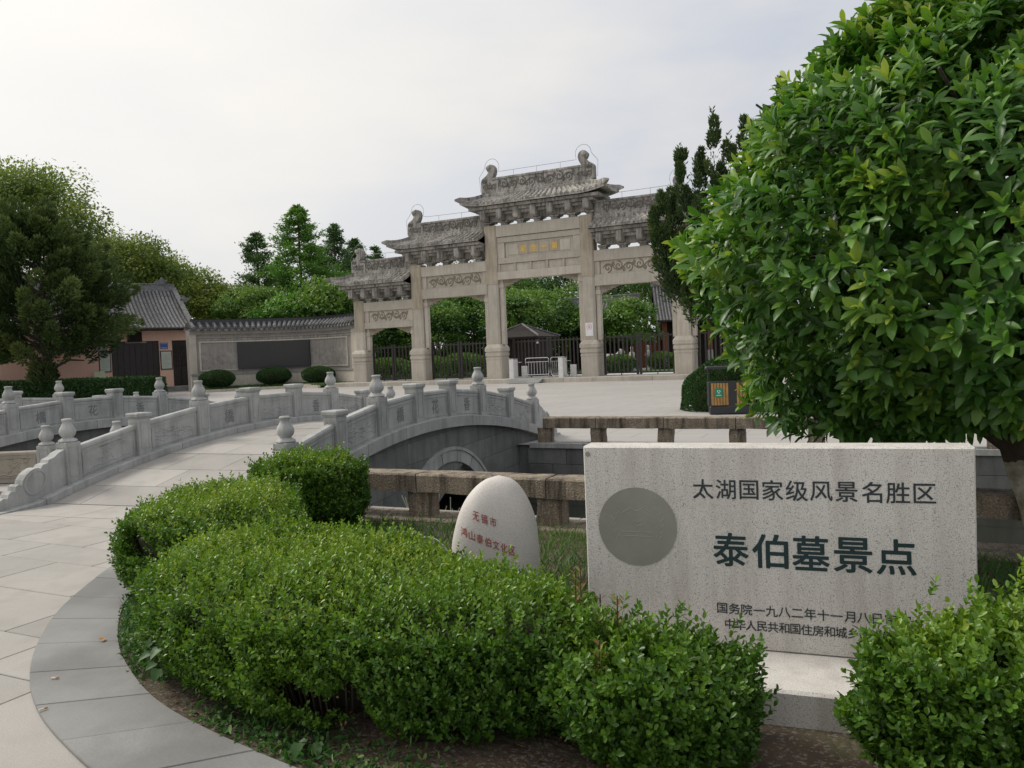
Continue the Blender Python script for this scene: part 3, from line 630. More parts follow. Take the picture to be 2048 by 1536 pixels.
def gate_roof(xa, xb, zl, ze, zr, zt, freeA, freeB, nb, seed, fs):
    """zl lintel top, ze eave, zr ridge base, zt ridge top"""
    oy, ox = 1.05, 1.35
    ea, eb = (xa-ox if freeA else xa+.02), (xb+ox if freeB else xb-.02)
    ra, rb = (xa-.35 if freeA else xa+.02), (xb+.35 if freeB else xb-.02)
    H = zr-ze; N = 28
    def up(x):
        u = 0
        if freeA: u += .22*max(0, 1-(x-ea)/1.4)**1.8
        if freeB: u += .22*max(0, 1-(eb-x)/1.4)**1.8
        return u
    def surf(s, v, side):          # s in 0..1 along, v 0 eave .. 1 ridge
        x = (ea+(eb-ea)*s)*(1-v)+(ra+(rb-ra)*s)*v
        y = side*(oy*(1-v)+.16*v)*(1+.0*v); z = ze+H*(.72*v+.28*v*v)+up(ea+(eb-ea)*s)*(1-v)**2
        return (x, y, z)
    base = MB()
    for side in (-1, 1):
        rows = [[surf(i/N, v, side) for i in range(N+1)] for v in (0, .25, .5, .75, 1)]
        low = [[(p[0], p[1], p[2]-.14*(1-k*.2)) for p in r] for k, r in enumerate(rows)]
        for k in range(4): base.loft([rows[k], rows[k+1]], False, False); base.loft([low[k+1], low[k]], False, False)
        base.loft([low[0], rows[0]], False, False)
    for s_, fr in ((0, freeA), (1, freeB)):
        e = [surf(s_, v, -1) for v in (0, .25, .5, .75, 1)]; g = [surf(s_, v, 1) for v in (0, .25, .5, .75, 1)]
        el = [(p[0], p[1], p[2]-.14) for p in e]; gl = [(p[0], p[1], p[2]-.14) for p in g]
        mid = [tuple((np.array(a)+np.array(b))/2-np.array([0, 0, .10*(1-k/4)])) for k, (a, b) in enumerate(zip(e, g))]
        base.loft([e, mid, g], False, False); base.loft([el, [(p[0], p[1], p[2]-.14) for p in mid], gl], False, False); base.add([e[0], mid[0], g[0], gl[0], (mid[0][0], mid[0][1], mid[0][2]-.14), el[0]], [(0, 1, 4, 5), (1, 2, 3, 4)])
    rf = ob('roof', base, M['gatedk'], gate)
    n = int(round((eb-ea)/.31))
    for k in range(n):
        s_ = (k+.5)/n
        for side in (-1, 1):
            P = [surf(s_, v, side) for v in (-.03, .06, .25, .5, .75, .98)]; R = .092; rings = []
            for j, p in enumerate(P):
                r = R*(1.0 if j else .95)
                rings.append([(p[0]+r*math.cos(a), p[1], p[2]-.02+r*1.25*math.sin(a)) for a in [math.pi*q/6 for q in range(7)]])
            t = MB().loft(rings); t.smooth = True; ob('tile_row', t, M['gatedk'], rf)
            # drip tile between the rows
    for s_, fr in ((0, freeA), (1, freeB)):
        if not fr: continue
        for side in (-1, 1):
            pth = [surf(s_, v, side) for v in (1.0, .8, .6, .4, .2, 0)]; sg = -1 if s_ == 0 else 1
            pth = [(p[0], p[1], p[2]+.09) for p in pth]; q = pth[-1]; pth.append((q[0]+sg*.20, q[1]+side*.14, q[2]+.01))
            rings = []
            for j, p in enumerate(pth):
                w, h = (.10, .13) if j < 6 else (.05, .04); rings.append([(p[0]-w*.7, p[1]+w*.7*sg*side, p[2]-h), (p[0]+w*.7, p[1]-w*.7*sg*side, p[2]-h), (p[0]+w*.7, p[1]-w*.7*sg*side, p[2]+h), (p[0]-w*.7, p[1]+w*.7*sg*side, p[2]+h)])
            ob('hip_ridge', MB().loft(rings), M['gatedk'], rf)
    # ridge
    ob('ridge_base', MB().box(ra, rb, -.25, .25, zr-.06, zr+.14, .02).box(ra+.03, rb-.03, -.2, .2, zr+.14, zr+.26, .015), M['gatedk'], rf)
    rg = ob('ridge', MB().box(ra+.02, rb-.02, -.14, .14, zr+.26, zt-.08, .01), M['gatedk'], rf)
    ob('ridge_cap', MB().box(ra, rb, -.19, .19, zt-.08, zt+.03, .02), M['gatedk'], rf)
    rm = MB(); relief(rm, rb-ra-.9, (zt-zr-.34)*.90, seed, 'scroll', lambda x, y, d: ((ra+rb)/2+x, -.14-d*1.2, (zr+.26+zt-.08)/2+y), .034); ob('ridge_carving', rm, M['gatecarveshade'], rf)
    if freeA: finial(rf, xa+.05, 0, zr+.24, -1, fs)
    if freeB: finial(rf, xb-.05, 0, zr+.24, 1, fs)
    # stepped cornice of separate stones
    zc = ze-.13; steps = [(.16, .16), (.36, .15), (.56, .14)]
    for j, (ins, h) in enumerate(steps):
        a, b = ea+(ins*1.7+.15 if freeA else 0), eb-(ins*1.7+.15 if freeB else 0); m = max(3, int((b-a)/.85)); xs = np.linspace(a, b, m+1)
        for u, v in zip(xs[:-1], xs[1:]): ob('cornice_stone', MB().box(u+.005, v-.005, -oy+ins, oy-ins, zc-h, zc-.004-random.random()*.012, .008), M['gatedk'], gate)
        zc -= h
    # brackets
    wa, wb = (xa-.3 if freeA else xa+.34), (xb+.3 if freeB else xb-.34); dz = zc-zl
    ob('bracket_board', MB().box(wa, wb, -.14, .14, zl+dz*.42, zc-.002), M['gatedk'], gate)
    for k in range(nb):
        x = wa+.12+(wb-wa-.24)*k/(nb-1)
        bm = MB().box(x-.17, x+.17, -.22, .22, zl, zl+dz*.26, .02).box(x-.24, x+.24, -.27, .27, zl+dz*.26, zl+dz*.45, .02)
        nose = [(x+.15*cx, -.78, zc+.0+.27*cz) for cx, cz in ((-.7, -1), (.7, -1), (1, -.6), (1, .7), (.7, 1), (-.7, 1), (-1, .7), (-1, -.6))]
        back = [(p[0], .78, p[2]) for p in nose]; fr = [(x+(p[0]-x)*.6, p[1]-.06, zc+(p[2]-zc)*.75) for p in nose]
        bm.loft([fr, nose, back]); ob('bracket', bm, M['gatedk'], gate)
gate_roof(PXS[2], PXS[3], 8.03, 9.14, 9.60, 10.55, True, True, 7, 31, 1.0)
gate_roof(PXS[1], PXS[2]-.34, 6.26, 7.38, 7.82, 8.68, True, False, 5, 32, .97)
gate_roof(PXS[3]+.34, PXS[4], 6.26, 7.38, 7.82, 8.68, False, True, 5, 33, .97)
gate_roof(PXS[0], PXS[1]-.34, 4.55, 5.64, 6.08, 6.96, True, False, 5, 34, .95)
gate_roof(PXS[4]+.34, PXS[5], 4.55, 5.64, 6.08, 6.96, False, True, 5, 35, 1.0)
# lightning wire above ridges and round finials
def wire_over(xa, xb, zt, zr, sc, both):
    pts = []
    def arc(x, side):
        return [(x+side*.62*sc, zr+.1), (x+side*.66*sc, zr+.85*sc), (x+side*.45*sc, zr+1.1*sc)]+[(x-side*.06*sc+.40*sc*math.cos(a)*side, zr+1.25*sc+.42*sc*math.sin(a)) for a in [math.pi*q/10 for q in range(0, 11)]]+[(x-side*.42*sc, zr+1.0*sc), (x-side*.6*sc, zt+.35)]
    L = arc(xa, -1); R_ = arc(xb, 1)
    pts = (L if both[0] else [(xa, zt+.32)])+([p for p in R_[::-1]] if both[1] else [(xb, zt+.32)])
    mb = MB().tube([(a, 0, b) for a, b in pts], .011, 4)
    n = int((xb-xa)/1.3)
    for k in range(1, n): x = xa+(xb-xa)*k/n; mb.tube([(x, 0, zt), (x, 0, zt+.34)], .009, 4)
    ob('lightning_wire', mb, M['wire'], gate)
wire_over(PXS[2]+.05, PXS[3]-.05, 10.55, 9.84, 1.06, (1, 1)); wire_over(PXS[1]+.05, PXS[2]-.4, 8.68, 8.06, 1.03, (1, 0)); wire_over(PXS[3]+.4, PXS[4]-.05, 8.68, 8.06, 1.03, (0, 1)); wire_over(PXS[0]+.05, PXS[1]-.4, 6.96, 6.32, 1.0, (1, 0))
# poster on the pillar
ps = thing('poster', 'white paper notice with a pink ring stuck to the gate pillar', 'poster', (GX+2.69, GY-.335, GZ+2.02))
ob('sheet', MB().box(-.2, .2, -.012, 0, 0, .66), M['signwhite'], ps)
mb = MB(); rr = [(.135*math.cos(k*math.pi/12), .135*math.sin(k*math.pi/12)) for k in range(24)]
for k in range(24): j = (k+1) % 24; mb.prism([rr[k], rr[j], (rr[j][0]*.86, rr[j][1]*.86), (rr[k][0]*.86, rr[k][1]*.86)], lambda u, v, d: (u, d, .46+v), -.016, -.011)
for k in range(4): mb.box(-.05+k*.026, -.035+k*.026, -.016, -.011, .40, .52)
ob('ring_print', mb, M['pinkp'], ps)

# ------------------------------------------------------------------ picket gates between the pillars
BAR = MB().box(-.034, .034, -.022, .022, .17, 2.02).mesh('bar'); STILE = MB().box(-.06, .06, -.04, .04, .03, 2.08, .006).mesh('stile')
bay = ['leftmost bay', 'second bay from the left', 'wide middle bay', 'fourth bay', 'rightmost bay behind the tree']
for i in range(5):
    a, b = PXS[i]+.55, PXS[i+1]-.55; y = GY+.15 if i != 2 else GY+.75; h = 1 if i != 2 else 1.12
    for half in range(2):
        l, r = (a, (a+b)/2-.02) if half == 0 else ((a+b)/2+.02, b)
        g = thing('picket_gate', f'dark brown metal picket leaf on the {"left" if half == 0 else "right"} of the gateway {bay[i]}', 'gate leaf', (GX+l, y, GZ), group='picket gates')
        W_ = r-l; ob('rail', MB().box(.12, W_-.12, -.03, .03, .09, .165), M['fence'], g); ob('rail', MB().box(.12, W_-.12, -.03, .03, 1.88, 1.95), M['fence'], g)
        for x in (.06, W_-.06): ob('stile', STILE, M['fence'], g, (x, 0, 0))
        ob('foot', MB().box(W_*.5-.02, W_*.5+.02, -.02, .02, 0, .09), M['fence'], g)
        n = int((W_-.3)/.225)
        for k in range(n): ob('bar', BAR, M['fence'], g, (.12+(W_-.24)*(k+1)/(n+1), 0, 0))
# turnstile posts and barriers at the entrance
for x, y, lab in ((-18.10, 37.55, 'white turnstile pillar left of the steel barriers'), (-15.35, 37.55, 'white turnstile pillar right of the steel barriers')):
    t = thing('turnstile_pillar', lab, 'turnstile', (x, y, GZ), group='turnstile pillars')
    ob('housing', MB().box(-.13, .13, -.45, .1, 0, 1.0, .02), M['white'], t); ob('top_plate', MB().box(-.14, .14, -.46, .11, 1.0, 1.03, .006), M['steel'], t); ob('side_panel', MB().box(.2, .52, .35, .45, 0, .62, .01), M['white'], t); ob('arm', MB().tube([(.13, -.1, .82), (.34, .1, .82)], .02, 6), M['steel'], t)
def barrier(lab, loc, rz, w):
    t = thing('crowd_barrier', lab, 'barrier', loc, rz, 'steel barriers'); r = .022; h = 1.02; z0 = .16; c = .09
    loop = [(0+c, z0), (w-c, z0)]+[(w-c+c*math.sin(q), z0+c-c*math.cos(q)) for q in (.5, 1.0, 1.57)]+[(w, h-c)]+[(w-c+c*math.cos(q), h-c+c*math.sin(q)) for q in (.5, 1.0, 1.57)]+[(c, h)]+[(c-c*math.sin(q), h-c+c*math.cos(q)) for q in (.5, 1.0, 1.57)]+[(0, z0+c)]+[(c-c*math.cos(q), z0+c-c*math.sin(q)) for q in (.5, 1.0, 1.57)]
    ob('frame', MB().tube([(u, 0, v) for u, v in loop], r, 8), M['steel'], t); ob('mid_rail', MB().tube([(0, 0, .82), (w, 0, .82)], .016, 6), M['steel'], t)
    for k in range(7): ob('upright', MB().tube([(w*(k+1)/8, 0, z0), (w*(k+1)/8, 0, .82)], .011, 6), M['steel'], t)
    for x in (.02, w-.02): ob('foot', MB().tube([(x, -.22, .012), (x, -.2, .03), (x, 0, .18), (x, .2, .03), (x, .22, .012)], .014, 6), M['steel'], t)
barrier('steel tube crowd barrier standing square across the entrance', (-17.35, 37.25, GZ), .3, 1.2)
barrier('steel tube crowd barrier turned sideways beside the right turnstile', (-16.02, 37.45, GZ), 1.05, 1.0)
rp_ = thing('entrance_ramp', 'small grey metal ramp below the steel barriers', 'ramp', (-17.0, 36.55, 0)); ob('plate', MB().add([(-.9, -.55, .003), (.9, -.55, .003), (.9, .05, .205), (-.9, .05, .205), (-.9, .05, .003), (.9, .05, .003)], [(0, 1, 2, 3), (0, 3, 4), (1, 5, 2), (4, 3, 2, 5)]), M['kerb'], rp_)

# ------------------------------------------------------------------ tiled roofs for small buildings
def tiled_roof(parent, x0, x1, ye, ze, yr, zr, step=.22, r=.055, curve=.3, up=.0, name='roof', both=True, tile='tile', lift_r=True):
    """ridge along local x; eave at y=ye (front), ridge at yr"""
    def pt(x, v, side): 
        y = ye+(yr-ye)*v if side < 0 else (2*yr-ye)+(ye-yr)*v
        u = up*((abs(2*(x-x0)/(x1-x0)-1))**4)*(1-v)
        return (x, y, ze+(zr-ze)*((1-curve)*v+curve*v*v)+u)
    base = MB(); N = 12
    for side in ((-1, 1) if both else (-1,)):
        rows = [[pt(x0+(x1-x0)*i/N, v, side) for i in range(N+1)] for v in np.linspace(0, 1, 7)]; low = [[(p[0], p[1], p[2]-.12) for p in q] for q in rows]
        for k in range(6): base.loft([rows[k], rows[k+1]], False, False); base.loft([low[k+1], low[k]], False, False)
        base.loft([low[0], rows[0]], False, False)
        for e in (0, N): base.loft([[q[e] for q in low], [q[e] for q in rows]], False, False)
    rf = ob(name, base, M['tileshade'], parent); n = int((x1-x0)/step); slope = math.hypot(yr-ye, zr-ze); m = max(4, int(slope/.22))
    share = None
    for k in range(n):
        x = x0+(x1-x0)*(k+.5)/n
        for side in ((-1, 1) if both else (-1,)):
            if share is None or up: 
                sh = {}
                for sd2 in (-1, 1):
                    t = MB(); xx = x if up else (x0+x1)/2
                    rings = []
                    for j in range(m):
                        for e, q in ((0, 1.1), (.96, .9)):
                            p = pt(xx, (j+e)/m-.012*(j == 0), sd2); rings.append([(p[0]+r*q*math.cos(a), p[1], p[2]-.01+r*q*math.sin(a)) for a in [math.pi*z/5 for z in range(6)]])
                    t.loft(rings); t.map(lambda a, b, c: (a-xx, b, c)); sh[sd2] = t.mesh('tile_row')
                share = sh
            ob('tile_row', share[side], M[tile], rf, (x, 0, 0))
    ob('ridge', MB().box(x0-.05, x1+.05, yr-.14, yr+.14, zr-.08, zr+.14, .02).box(x0-.1, x1+.1, yr-.09, yr+.09, zr+.14, zr+.36, .02).box(x0-.1, x1+.1, yr-.13, yr+.13, zr+.36, zr+.42, .02), M[tile], rf)
    return rf
# curved screen wall left of the gate
def bez(p0, p1, p2, t): return (1-t)**2*np.array(p0)+2*t*(1-t)*np.array(p1)+t*t*np.array(p2)
W0, W2 = (-28.55, 38.2), (-37.6, 34.0); Wm = (-33.7, 38.7); W1 = tuple(2*np.array(Wm)-.5*(np.array(W0)+np.array(W2)))
wall = thing('screen_wall', 'curved grey brick screen wall with tiled coping and black panel left of the gate', 'wall')
NS = 48
def WP(t, d, z): 
    p = bez(W0, W1, W2, t); q = bez(W0, W1, W2, min(1, t+.01))-bez(W0, W1, W2, max(0, t-.01)); q /= np.linalg.norm(q); n = np.array([-q[1], q[0]])  # towards the plaza
    n = n if n@np.array([.5, -1]) > 0 else -n
    return (p[0]+n[0]*d, p[1]+n[1]*d, .15+z)
def wband(name, t0, t1, z0, z1, d0, d1, m, n=None, parent=wall):
    n = n or max(2, int((t1-t0)*NS)); return ob(name, MB().loft([[WP(t, d0, z0), WP(t, d1, z0), WP(t, d1, z1), WP(t, d0, z1)] for t in np.linspace(t0, t1, n+1)]), m, parent)
core = wband('wall_body', 0, 1, -.1, 3.45, -.5, 0, M['wallgrey'])
wband('plinth', 0, 1, -.1, .75, 0, .14, M['gate']); wband('plinth_cap', 0, 1, .75, .87, 0, .18, M['wallgrey'])
for t0, t1 in ((0, .06), (.975, 1)): wband('pier', t0, t1, .872, 3.2, 0, .07, M['gate'])
wband('frieze', 0, 1, 3.2, 3.44, 0, .12, M['wallgrey']); wband('moulding', .06, .975, 2.98, 3.06, 0, .06, M['wallgrey'])
for z0, z1, t0, t1 in ((2.72, 2.80, .1, .965), (1.02, 1.10, .1, .965), (1.1, 2.72, .1, .11), (1.1, 2.72, .958, .965)): wband('panel_frame', t0, t1, z0, z1, 0, .055, M['gate'])
# small bricks of the frieze course, and diamond tiles in the panel
for k in range(35): wband('frieze_brick', .062+k*.0258, .062+(k+1)*.0258-.002, 2.83, 2.95, 0, .025+.02*random.random(), M['wallgrey'], 1)
def clip(poly, f):
    out = []
    for i in range(len(poly)):
        a, b = poly[i], poly[(i+1) % len(poly)]; fa, fb = f(a), f(b)
        if fa >= 0: out.append(a)
        if (fa >= 0) != (fb >= 0): s_ = fa/(fa-fb); out.append((a[0]+(b[0]-a[0])*s_, a[1]+(b[1]-a[1])*s_))
    return out
Lw = sum(np.linalg.norm(bez(W0, W1, W2, (k+1)/40)-bez(W0, W1, W2, k/40)) for k in range(40))
dd = .26
for a, b in ((.112, .395), (.815, .956)):
    nx_ = int((b-a)*Lw/dd)+2
    for i in range(-1, nx_+1):
        for j in range(0, 8):
            cx = a*Lw+(i+(.5 if j % 2 else 0))*dd*1.02; cz = 1.1+j*dd*.51
            pl = [(cx-dd*.495, cz), (cx, cz-dd*.495), (cx+dd*.495, cz), (cx, cz+dd*.495)]
            for f in (lambda p: p[0]-a*Lw-.004, lambda p: b*Lw-.004-p[0], lambda p: p[1]-1.104, lambda p: 2.716-p[1]):
                if pl: pl = clip(pl, f)
            if len(pl) > 2: ob('diamond_tile', MB().prism(pl, lambda u, v, d: WP(u/Lw, d, v), -.01, .012+.012*random.random()), M['wallgrey'], wall)
wband('board_frame', .402, .808, 1.05, 2.70, .02, .14, M['iron']); wband('black_panel', .409, .801, 1.13, 2.62, .141, .155, M['black'])
# coping: slope, tile rows, ridge
cop = wband('coping', 0, 1, 3.45, 3.60, -.78, .28, M['tile'])
ob('coping_slope', MB().loft([[WP(t, .32, 3.55), WP(t, -.25, 3.93), WP(t, -.82, 3.55), WP(t, -.25, 3.5)] for t in np.linspace(0, 1, NS+1)]), M['tileshade'], wall)
ob('coping_ridge', MB().loft([[WP(t, d, z) for d, z in ((-.12, 3.86), (-.12, 4.10), (-.09, 4.14), (-.41, 4.14), (-.38, 4.1), (-.38, 3.86))] for t in np.linspace(.015, .985, NS+1)]), M['iron'], wall)
nt_ = int(Lw/.33)
for k in range(nt_):
    t = (k+.5)/nt_; rings = []
    for e in np.linspace(0, 1, 5):
        c = np.array(WP(t, .36-.5*e, 3.54+.32*e)); tg = np.array(WP(min(1, t+.01), 0, 0))-np.array(WP(max(0, t-.01), 0, 0)); tg /= np.linalg.norm(tg)
        rings.append([tuple(c+tg*.105*math.cos(a)+np.array([0, 0, .125*math.sin(a)])) for a in [math.pi*q/5-.2 for q in range(6)]])
    ob('tile_row', MB().loft(rings), M['tile'], cop)
    if k: ob('drip_tile', MB().loft([[WP((k-.3)/nt_, .33, 3.53), WP((k+.3)/nt_, .33, 3.53), WP((k+.22)/nt_, .36, 3.38), WP((k-.22)/nt_, .36, 3.38)], [WP((k-.3)/nt_, .30, 3.53), WP((k+.3)/nt_, .30, 3.53), WP((k+.22)/nt_, .33, 3.38), WP((k-.22)/nt_, .33, 3.38)]]), M['tile'], cop)
# raised grass strip with kerb in front of the wall
st = MB().loft([[WP(t, .1, -.02+.02*math.sin(t*40)), WP(t, .8, .04), WP(t, 1.6, .02*math.sin(t*33)), WP(t, 2.45, -.06)] for t in np.linspace(.0, 1.0, 40)], False, False)
tag(ob('grass_strip', st, M['lawn']), kind='structure')
gk = thing('grass_kerb', kind='structure')
for k in range(12): ob('kerb_stone', MB().loft([[WP(t, 2.45, -.17), WP(t, 2.62, -.17), WP(t, 2.62, -.02), WP(t, 2.45, -.02)] for t in (k/12+.001, (k+.5)/12, (k+1)/12-.001)]), M['gate'], gk)

# ------------------------------------------------------------------ pink building on the left
bl = thing('pink_building', 'pink rendered building with grey tiled roof and dark timber doors', 'building', (-43.99, 32.5, 0), math.atan2(4.62, 2.61))
ob('step', MB().box(-7, 7.5, -1.5, 4, -.05, .30, .02), M['kerb'], bl)
for a, b, z0, z1 in ((-7, -3.2, .3, 3.9), (-3.2, -2.2, .3, 1.1), (-3.2, -2.2, 2.4, 3.9), (-2.2, .98, .3, 3.9), (3.72, 4.5, .3, 3.9), (.98, 3.72, 3.2, 3.9), (4.5, 7, 3.2, 3.9)): ob('wall', MB().box(a, b, 0, .3, z0, z1), M['pink'], bl)
ob('side_wall', MB().box(6.98, 7.3, .3, 7.5, .3, 3.9), M['pink'], bl); ob('back_wall', MB().box(-7, 7.3, 7.5, 7.8, .3, 3.9), M['pink'], bl)
wn_ = ob('window', MB().box(-3.2, -2.2, .08, .2, 1.1, 2.4), M['glass'], bl)
ob('window_frame', MB().box(-3.2, -2.2, .02, .075, 1.1, 1.18).box(-3.2, -2.2, .02, .075, 2.32, 2.4).box(-3.2, -3.12, .02, .075, 1.18, 2.32).box(-2.28, -2.2, .02, .075, 1.18, 2.32), M['door'], wn_)
d1 = ob('door', MB().box(.98, 3.72, .12, .2, .3, 3.2), M['door'], bl)
for k in range(8): ob('door_plank', MB().box(1.0+k*.339, 1.0+k*.339+.33, .095, .119, .34, 3.14, .008), M['door'], d1)
for z in (.9, 1.6, 2.6): ob('door_rail', MB().box(1.0, 3.7, .07, .094, z, z+.07), M['door'], d1)
ob('door_lintel', MB().box(1.8, 3.0, .0, .05, 3.08, 3.17), M['wallgrey'], d1)
d2 = ob('door', MB().box(4.5, 7, .12, .2, .3, 3.2), M['door'], bl)
for k in range(5):
    ob('door_leaf', MB().box(4.52+k*.49, 4.52+k*.49+.47, .08, .119, .34, 3.14, .01), M['door'], d2); la = MB()
    for q in range(3): la.box(4.60+k*.49+q*.13, 4.62+k*.49+q*.13, .06, .079, 1.5, 2.9)
    for q in range(5): la.box(4.57+k*.49, 4.94+k*.49, .06, .078, 1.6+q*.27, 1.62+q*.27)
    ob('lattice', la, M['dark'], d2)
ob('name_board', MB().box(1.92, 2.75, -.12, -.02, 3.16, 3.82, .01), M['dark'], bl); ob('eave_beam', MB().box(-7, 7.3, -.35, -.12, 3.83, 4.05), M['door'], bl)
rf = tiled_roof(bl, -3.2, 5.55, -.95, 3.98, 3.9, 6.75, .235, .082, .34)
mb = MB().prism([(4.35, 7.15), (5.1, 7.15), (5.3, 7.5), (5.05, 7.42), (4.9, 7.62), (4.7, 7.4), (4.5, 7.36)], lambda u, v, d: (u, 3.9+d, v), -.1, .1); ob('ridge_ornament', mb, M['tile'], rf)
mb = MB().box(5.45, 5.75, -.9, 3.9, 4.02, 4.14); mb.map(lambda x, y, z: (x, y, z+(6.75-3.98)*(.66*((y+.95)/4.85)+.34*((y+.95)/4.85)**2)+.02)); ob('verge_ridge', mb, M['tile'], rf)
mb = MB().prism([(5.5, 5.75), (6.0, 5.8), (6.3, 6.15), (6.05, 6.1), (5.85, 6.25), (5.6, 6.0)], lambda u, v, d: (u, 2.2+d, v), -.08, .08); ob('ridge_ornament', mb, M['tile'], rf)
def board(name, lab, x, z0, z1, w, y, m, cat, frame=True, lines=8, tilt=0):
    t = thing(name, lab, cat, LB(x, y, z0), math.atan2(4.62, 2.61))
    if frame: ob('frame', MB().box(-w/2-.06, w/2+.06, 0, .03, -.06, z1-z0+.06, .01), M['iron'], t)
    ob('sheet', MB().box(-w/2, w/2, -.02, -.001, 0, z1-z0), m, t, rot=(tilt, 0, 0))
    if lines:
        mb = MB()
        for k in range(lines): q = (z1-z0)*(.1+.8*k/lines); mb.box(-w*.38, w*(.38 if k % 3 else .1), -.024, -.02, q, q+.018)
        ob('print', mb, M['wallgrey'], t, rot=(tilt, 0, 0))
    return t
_a = math.atan2(4.62, 2.61)
def LB(x, y, z): return (-43.99+x*math.cos(_a)-y*math.sin(_a), 32.5+x*math.sin(_a)+y*math.cos(_a), z)
board('notice_board', 'framed pale green notice on the pink wall right of the wide door', 4.12, 1.42, 2.5, .6, -.035, M['paper'], 'notice board')
board('notice_board', 'framed pale notice left of the wide door, half hidden by juniper', .6, 1.4, 2.55, .55, -.035, M['paper'], 'notice board')
board('wall_plaque', 'grey stone plaque high on the pink wall left of the wide door', .45, 2.62, 3.14, .66, -.025, M['wallgrey'], 'plaque', False, 3)
bp_ = board('address_plate', 'small blue plate above the framed notice beside the door', 4.02, 2.68, 3.06, .45, -.025, M['blue'], 'plate', False, 0)
mb = MB()
for k in range(3): mb.box(-.15+k*.12, -.10+k*.12, -.026, -.02, .31, .345)
mb.box(-.17, .17, -.026, -.02, .05, .075); ob('print', mb, M['signwhite'], bp_)
eb = thing('easel_sign', 'pale yellow-green board leaning on a stand before the pink wall', 'sign board', LB(.2, -.75, .3), _a)
ob('board', MB().box(-.3, .3, -.02, .02, .02, 1.15), M['cpaper'], eb, rot=(-.25, 0, 0))
for x in (-.25, .25): ob('leg', MB().tube([(x, .0, .0), (x, .30, 1.1)], .018, 5), M['brick'], eb)
ob('back_leg', MB().tube([(0, .62, 0), (0, .32, 1.05)], .018, 5), M['brick'], eb)

# ------------------------------------------------------------------ behind the gate
mb = MB().add([(-60, 40, .10), (30, 40, .10), (40, 110, .12), (-90, 110, .12)], [(0, 1, 2, 3)]); tag(ob('lawn', mb, M['lawn']), kind='structure')
mb = MB().add([(-22, 40.2, .115), (-9, 40.2, .115), (-8, 43.0, .115), (-12.5, 44.2, .115), (-15.2, 45.2, .115), (-17.6, 44.6, .115), (-22, 44.2, .115)], [(0, 1, 2, 3, 4, 5, 6)]); tag(ob('garden_path', mb, M['concrete']), kind='structure')
kk = thing('ticket_kiosk', 'dark timber kiosk with a low pyramid roof behind the middle bay', 'kiosk', (-20.35, 43.4, .1))
ob('wall', MB().box(-1.45, 1.45, -1.2, 1.2, 0, 2.25), M['dark'], kk)
for k in range(9): ob('wall_plank', MB().box(-1.45+k*.322+.01, -1.45+(k+1)*.322-.01, -1.24, -1.2, .02, 2.2, .008), M['dark'], kk)
rm = MB().loft([[(-1.75, -1.6, 2.22), (1.75, -1.6, 2.22), (1.75, 1.6, 2.22), (-1.75, 1.6, 2.22)], [(-1.75, -1.6, 2.34), (1.75, -1.6, 2.34), (1.75, 1.6, 2.34), (-1.75, 1.6, 2.34)], [(-.95, -.8, 2.68), (.95, -.8, 2.68), (.95, .8, 2.68), (-.95, .8, 2.68)], [(-.08, -.08, 3.1), (.08, -.08, 3.1), (.08, .08, 3.1), (-.08, .08, 3.1)]]); kr = ob('roof', rm, M['dark'], kk)
for sx, sy in ((-1, -1), (1, -1), (1, 1), (-1, 1)): ob('hip_ridge', MB().tube([(sx*1.77, sy*1.62, 2.38), (sx*.95, sy*.8, 2.72), (0, 0, 3.14)], .06, 6), M['tile'], kr)
ob('roof_lamp', MB().box(1.5, 1.7, -1.5, -1.35, 1.92, 2.12, .02), M['signwhite'], kk)
pv = thing('garden_pavilion', 'pavilion with a sweeping upturned dark tile roof among the trees', 'pavilion', (-20.6, 57.0, .1))
pr_ = tiled_roof(pv, -2.6, 3.4, -2.2, 3.55, 0, 5.0, .25, .06, .4, up=.55); 
for x in (-2, 2.8):
    for y in (-1.6, 1.6): ob('column', MB().tube([(x, y, 0), (x, y, 3.5)], .14, 8), M['brick'], pv)
ob('wall', MB().box(-2, 2.8, -.1, .1, 0, 3.4), M['dark'], pv)
hb = thing('brick_hall', 'red brick hall with steep grey tiled roof behind the right bays', 'building', (-14.35, 57.2, .1), .35)
ob('wall', MB().box(-1.2, 7, .8, 6, 0, 3.3), M['dark'], hb); tiled_roof(hb, -1.6, 8, -.6, 3.35, 2.8, 6.1, .22, .06, .35)
for x in (-1.0, 2.2): ob('column', MB().box(x-.17, x+.17, .0, .34, 1.1, 3.4, .02), M['brick'], hb); ob('column_base', MB().box(x-.19, x+.19, -.02, .36, 0, 1.1, .02), M['statue'], hb)
ob('ridge_ornament', MB().prism([(-1.7, 6.4), (-1.1, 6.4), (-.9, 6.1), (-.75, 6.6), (-1.2, 6.9), (-1.75, 7.1)], lambda u, v, d: (u, 2.8+d, v), -.15, .15), M['statue'], hb)
gw = thing('garden_wall', 'low red brick garden wall beside the brick hall', 'wall', (-17.6, 57.6, .1), .2); ob('wall', MB().box(-.8, 2.4, -.12, .12, 0, 2.5), M['brick'], gw); ob('wall_cap', MB().box(-.85, 2.42, -.2, .2, 2.5, 2.62, .02), M['tile'], gw)
